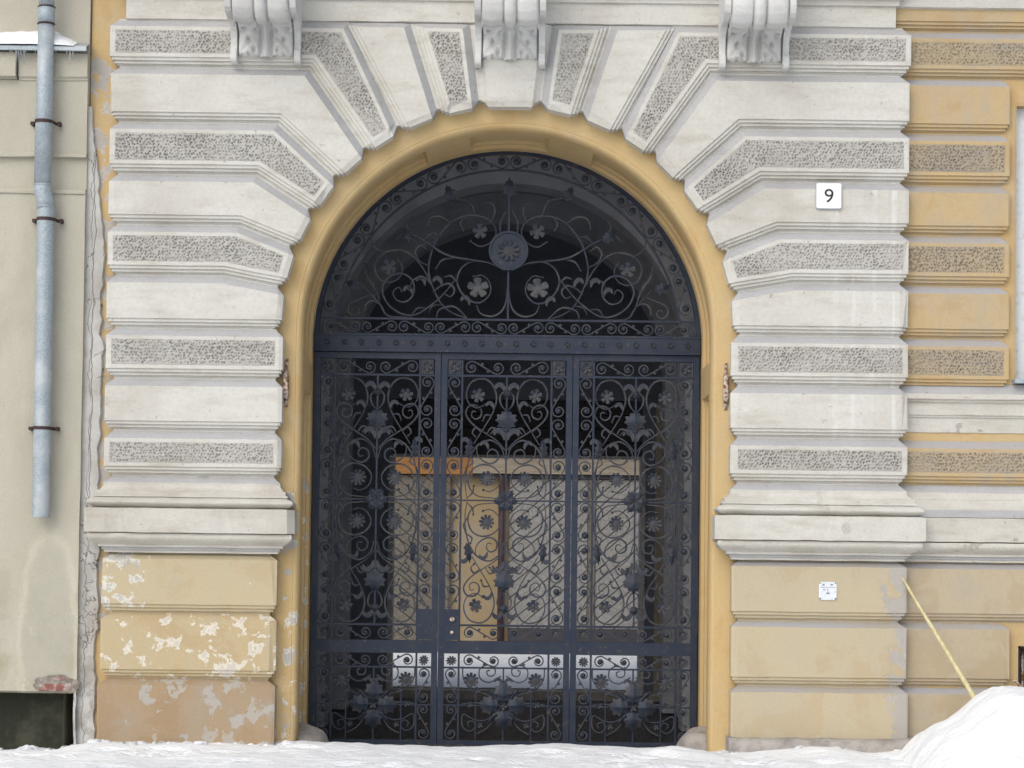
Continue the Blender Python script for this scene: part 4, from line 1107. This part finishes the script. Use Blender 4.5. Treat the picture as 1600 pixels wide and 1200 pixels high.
# cracked cement fillet between the two houses
m = MB(); rows = []
for j in range(91):
    z = -.12 + 5.6 * j / 90
    e = .155 + .04 * noise.noise(Vector((0, 3, z * 2.3))) + .03 * noise.noise(Vector((0, 7, z * 9)))
    if z > 4.4: e *= max(.25, 1 - (z - 4.4) / 1.2)
    rows.append([jit((XN - .01 + f * (e + .01), y, z), .004, 9) for f, y in ((0, .052), (.3, .05), (.7, .055), (.93, .062), (1.0, .097))])
m.grid(rows, smooth=False); m.build('cement_fillet', 'cement', nb)

# drainpipe
dp = empty('drainpipe', (0, 0, 0), 'galvanised steel drainpipe with dark straps on the beige wall', 'drainpipe')
rp = .074
def pipe(name, pts, r=rp, mat='zinc'):
    m = MB(); m.tube(pts, r, 20); return m.build(name, mat, dp)
pipe('pipe_section', [(-4.015, -.13, 7.4), (-4.012, -.13, 6.29)], rp * .90)
pipe('pipe_section', [(-4.012, -.13, 6.16), (-4.018, -.13, 4.74)], [rp * .93, rp])
pipe('collar', [(-4.012, -.13, 6.30), (-4.012, -.13, 6.15)], [rp * 1.0, rp * .97])
for z in (6.295, 6.150): pipe('bead', [(-4.012, -.13, z + .008), (-4.012, -.13, z), (-4.012, -.13, z - .008)], [rp * .98, rp * 1.06, rp * .98], 'strap')
pipe('elbow', [(-4.018, -.13, 4.76), (-4.016, -.13, 4.71), (-3.995, -.13, 4.62), (-3.985, -.13, 4.55)], rp * 1.03)
for z, x in ((4.75, -4.018), (4.565, -3.986)): pipe('bead', [(x, -.13, z + .008), (x, -.13, z), (x, -.13, z - .008)], [rp * 1.0, rp * 1.12, rp * 1.0])
m = MB(); m.tube([(-3.985, -.13, 4.57), (-3.978, -.13, 1.89)], rp, 20, cap=False); m.tube([(-3.985, -.13, 4.57), (-3.978, -.13, 1.89)], rp * .93, 20, cap=False); m.build('pipe_section', 'zinc', dp)
for z, x in ((5.30, -4.016), (4.455, -3.984), (2.655, -3.981)):
    m = MB(); rows = []
    for dz, e in ((-.014, 0), (.014, 0)):
        pts = [(x - .135, -.055), (x - .09, -.055)] + [(x + (rp + .005) * math.cos(math.pi * (1 + k / 12)), -.13 + (rp + .005) * math.sin(math.pi * (1 + k / 12))) for k in range(13)] + [(x + .09, -.055), (x + .135, -.055)]
        rows.append([(px_, py_, z + dz + .05 * (px_ - x) * -.3) for px_, py_ in pts])
    rows2 = [[(p[0], p[1] + .006, p[2]) for p in r] for r in rows]
    m.grid(rows, smooth=False); m.grid(rows2, smooth=False)
    for s in (-1, 1): m.box((x + s * .115 - .012, -.066, z - .016), (x + s * .115 + .012, .03, z + .016))
    m.build('strap', 'strap', dp)

# ------------------------------------------------------------------ small things on the facade
YF = -FACE
sg = empty('house_number_sign', (2.765, -.07, 4.63), 'square white enamel plate with the number 9 on plain white block', 'sign')
def rrect(cx, cz, w, h, r, n=5):
    out = []
    for sx, sz, a0 in ((1, 1, 0), (-1, 1, 90), (-1, -1, 180), (1, -1, 270)):
        for k in range(n + 1):
            a = R(a0 + 90 * k / n); out.append((cx + sx * (w / 2 - r) + r * math.cos(a), cz + sz * (h / 2 - r) + r * math.sin(a)))
    return out
m = MB(); m.prism(rrect(0, .118, .226, .230, .02), -.012, .0); m.build('rim', 'enrim', sg)
m = MB(); m.prism(rrect(-.001, .119, .214, .218, .017), -.017, -.011); m.build('plate', 'enamel', sg)
cu = bpy.data.curves.new('numeral', 'FONT'); cu.body = '9'; cu.size = .160; cu.extrude = .0008; cu.offset = 0.0; cu.align_x = 'CENTER'; cu.align_y = 'CENTER'
tmp = bpy.data.objects.new('numeral_source', cu); col.objects.link(tmp)
dg = bpy.context.evaluated_depsgraph_get(); me = bpy.data.meshes.new_from_object(tmp.evaluated_get(dg)); bpy.data.objects.remove(tmp)
me.materials.clear(); me.materials.append(M['black'])
nu = link('numeral', me, sg); nu.rotation_euler = (R(90), 0, 0); nu.location = (0, -.0185, .112); nu.scale = (1.12, 1.05, 1)

nt = empty('notice_plate', (2.78, YF - .006, 1.262), 'small square pale metal survey plate screwed to the ochre plinth', 'notice')
m = MB(); c = .018; w, h = .152, .156
m.prism([(-w / 2 + c, 0), (w / 2 - c, 0), (w / 2, c), (w / 2, h - c), (w / 2 - c, h), (-w / 2 + c, h), (-w / 2, h - c), (-w / 2, c)], -.006, .004); m.build('plate', 'notice', nt)
m = MB(); m.box((-.066, -.0072, .106), (.066, -.0058, .110)); m.box((-.045, -.0072, .122), (-.028, -.0058, .138)); m.box((.022, -.0072, .124), (.044, -.0058, .136))
m.box((-.04, -.0072, .086), (-.018, -.0058, .092)); m.box((-.002, -.0072, .066), (.003, -.0058, .098)); m.box((-.014, -.0072, .050), (.016, -.0058, .064)); m.build('print', 'print', nt)
for sx in (-1, 1):
    for zz in (.012, h - .012): m = MB(); m.tube([(sx * (w / 2 - .012), -.009, zz), (sx * (w / 2 - .012), -.004, zz)], .005, 8); m.build('screw', 'strap', nt)
# faint mark of a circle with a cross scratched in the slab
m = MB(); ck = [(2.915 + .035 * math.cos(2 * math.pi * k / 24), 1.875 + .035 * math.sin(2 * math.pi * k / 24)) for k in range(24)]
m.bar(ck, .005, .002, y=-.206, closed=True); m.bar([(2.893, 1.853), (2.937, 1.897)], .004, .002, y=-.2062); m.bar([(2.893, 1.897), (2.937, 1.853)], .004, .002, y=-.2064); m.build('scratched_mark', 'mark', building)

def hook(x, z0, z1, label):
    o = empty('shutter_hook', (x, YW, z0), label, 'hook'); L = z1 - z0
    m = MB(); m.tube([(0, -.035, L * .16), (0, -.045, L * .3), (0, -.045, L * .62), (0, -.035, L * .74)], [.019, .026, .026, .020], 10); m.build('handle', 'rust', o)
    for s in (0, 1):
        zz = .02 if s == 0 else L - .02
        m = MB(); m.bar([(0, zz - .02), (0, zz + .075 if s == 0 else zz - .075)] if s == 0 else [(0, zz + .02), (0, zz - .095)], .030, .008, y=-.006); m.tube([(0, -.012, zz), (0, -.04, L * (.18 if s == 0 else .72))], .009, 8); m.tube([(0, -.014, zz), (0, .0, zz)], .012, 8)
        m.build('strap', 'rust', o)
hook(-1.915, 2.878, 3.302, 'rusty iron shutter hook on the ochre jamb facing the drainpipe side')
hook(1.905, 2.898, 3.306, 'rusty iron shutter hook on the ochre jamb on the number plate side')

m = MB()                                                            # stick leaning in the snow heap
a, b = Vector((3.425, -.06, 1.46)), Vector((4.13, -.90, .05)); pts = []; rad = []
for k in range(15):
    t = k / 14; p = a.lerp(b, t); p += Vector((.010 * noise.noise(Vector((t * 3, 0, 1))), 0, .012 * noise.noise(Vector((t * 3, 5, 1))))); pts.append(p); rad.append(.011 + .016 * t + .002 * noise.noise(Vector((t * 12, 0, 0))))
m.tube(pts, rad, 10)
o = m.build('wooden_stick', 'pole'); tag(o, 'long pale yellow stick leaning on the wall from the snow heap', 'stick')

def guard(x0, sgn, label):
    m = MB(); rows = []
    for a in range(9):
        ph = a / 8 * math.pi / 2; r = []
        for b in range(13):
            th = b / 12 * 2 * math.pi
            p = Vector((math.sin(ph) * math.cos(th), math.sin(ph) * math.sin(th), math.cos(ph)))
            k = 1 + .12 * noise.noise(p * 2 + Vector((x0, 0, 0)))
            r.append((x0 + p.x * .27 * k, .60 + p.y * .42 * k, -.12 + p.z * .22 * k))
        rows.append(r)
    m.grid(rows); o = m.build('guard_stone', 'stone'); tag(o, label, 'stone')
guard(-1.80, 1, 'rounded grey guard stone at the gate foot by the peeling plinth')
guard(1.80, -1, 'rounded grey guard stone at the gate foot by the plinth with the notice')

# ------------------------------------------------------------------ yard building seen through the gate
yd = empty('courtyard_shed', (0, 16.7, 0), 'yard shed with diagonal plank doors and ochre wall seen through the gate', 'shed')
def lw(m, a, b): m.box(a, b)
m = MB(); m.box((-9, .10, -.2), (9, .5, 6.5)); m.build('wall', 'yardwall', yd)
def clip(poly, x0, x1, z0, z1):
    for ax, v, keep_lo in ((0, x0, False), (0, x1, True), (1, z0, False), (1, z1, True)):
        out = []
        for i in range(len(poly)):
            p, q = poly[i], poly[(i + 1) % len(poly)]
            ip = (p[ax] <= v) if keep_lo else (p[ax] >= v); iq = (q[ax] <= v) if keep_lo else (q[ax] >= v)
            if ip: out.append(p)
            if ip != iq:
                t = (v - p[ax]) / (q[ax] - p[ax]); out.append(lerp(p, q, t))
        poly = out
        if len(poly) < 3: return []
    return poly
def plank_door(x0, x1, z0, z1, slope, mats, parent):
    m = MB(); m.box((x0, .02, z0), (x1, .09, z1)); d = m.build('door', 'brownwood', parent)
    wd = .155; dr = norm((1, slope)); nr = (-dr[1], dr[0]); cx, cz = (x0 + x1) / 2, (z0 + z1) / 2
    for k in range(-16, 17):
        c = (cx + nr[0] * wd * k, cz + nr[1] * wd * k); q = []
        for s, e in ((-5, 0), (5, 0), (5, wd - .016), (-5, wd - .016)): q.append((c[0] + dr[0] * s + nr[0] * e, c[1] + dr[1] * s + nr[1] * e))
        p = clip(q, x0, x1, z0, z1)
        if len(p) >= 3: m = MB(); m.prism(p, -.01 - .006 * random.random(), .02); m.build('plank', random.choice(mats), d)
plank_door(-2.05, -.97, .0, 2.94, -.75, ['brownwood'], yd)
plank_door(.02, 1.32, .02, 2.90, .85, ['greywood'], yd); plank_door(1.46, 2.6, .02, 2.90, .85, ['greywood'], yd)
m = MB(); m.box((1.33, -.03, 0), (1.45, .1, 2.93)); m.build('post', 'brownwood', yd)
m = MB(); m.box((-2.3, -.10, 2.96), (-.60, .1, 3.24)); m.build('beam', 'orangewood', yd)
m = MB(); m.box((-.595, -.12, 2.98), (2.9, .1, 3.25)); m.build('beam', 'palewood', yd)
m = MB(); m.box((-.595, -.06, 2.91), (2.9, .1, 2.975)); m.build('board', 'darkwood', yd)
m = MB(); m.tube([(-.10, -.08, .02), (-.10, -.08, 2.95)], .062, 12); m.build('downpipe', 'strap', yd)
m = MB(); m.box((.02, -.04, 0.0), (2.6, -.02, .42)); m.build('kick_board', 'darkwood', yd)
m = MB(); rows = []
for y, z in ((.1, 3.95), (-.55, 3.76), (-.56, 3.71), (.1, 3.87)): rows.append([(-8 + 16 * k / 20, y, z) for k in range(21)])
m.grid(rows, smooth=False); m.build('roof', 'darkwood', yd)
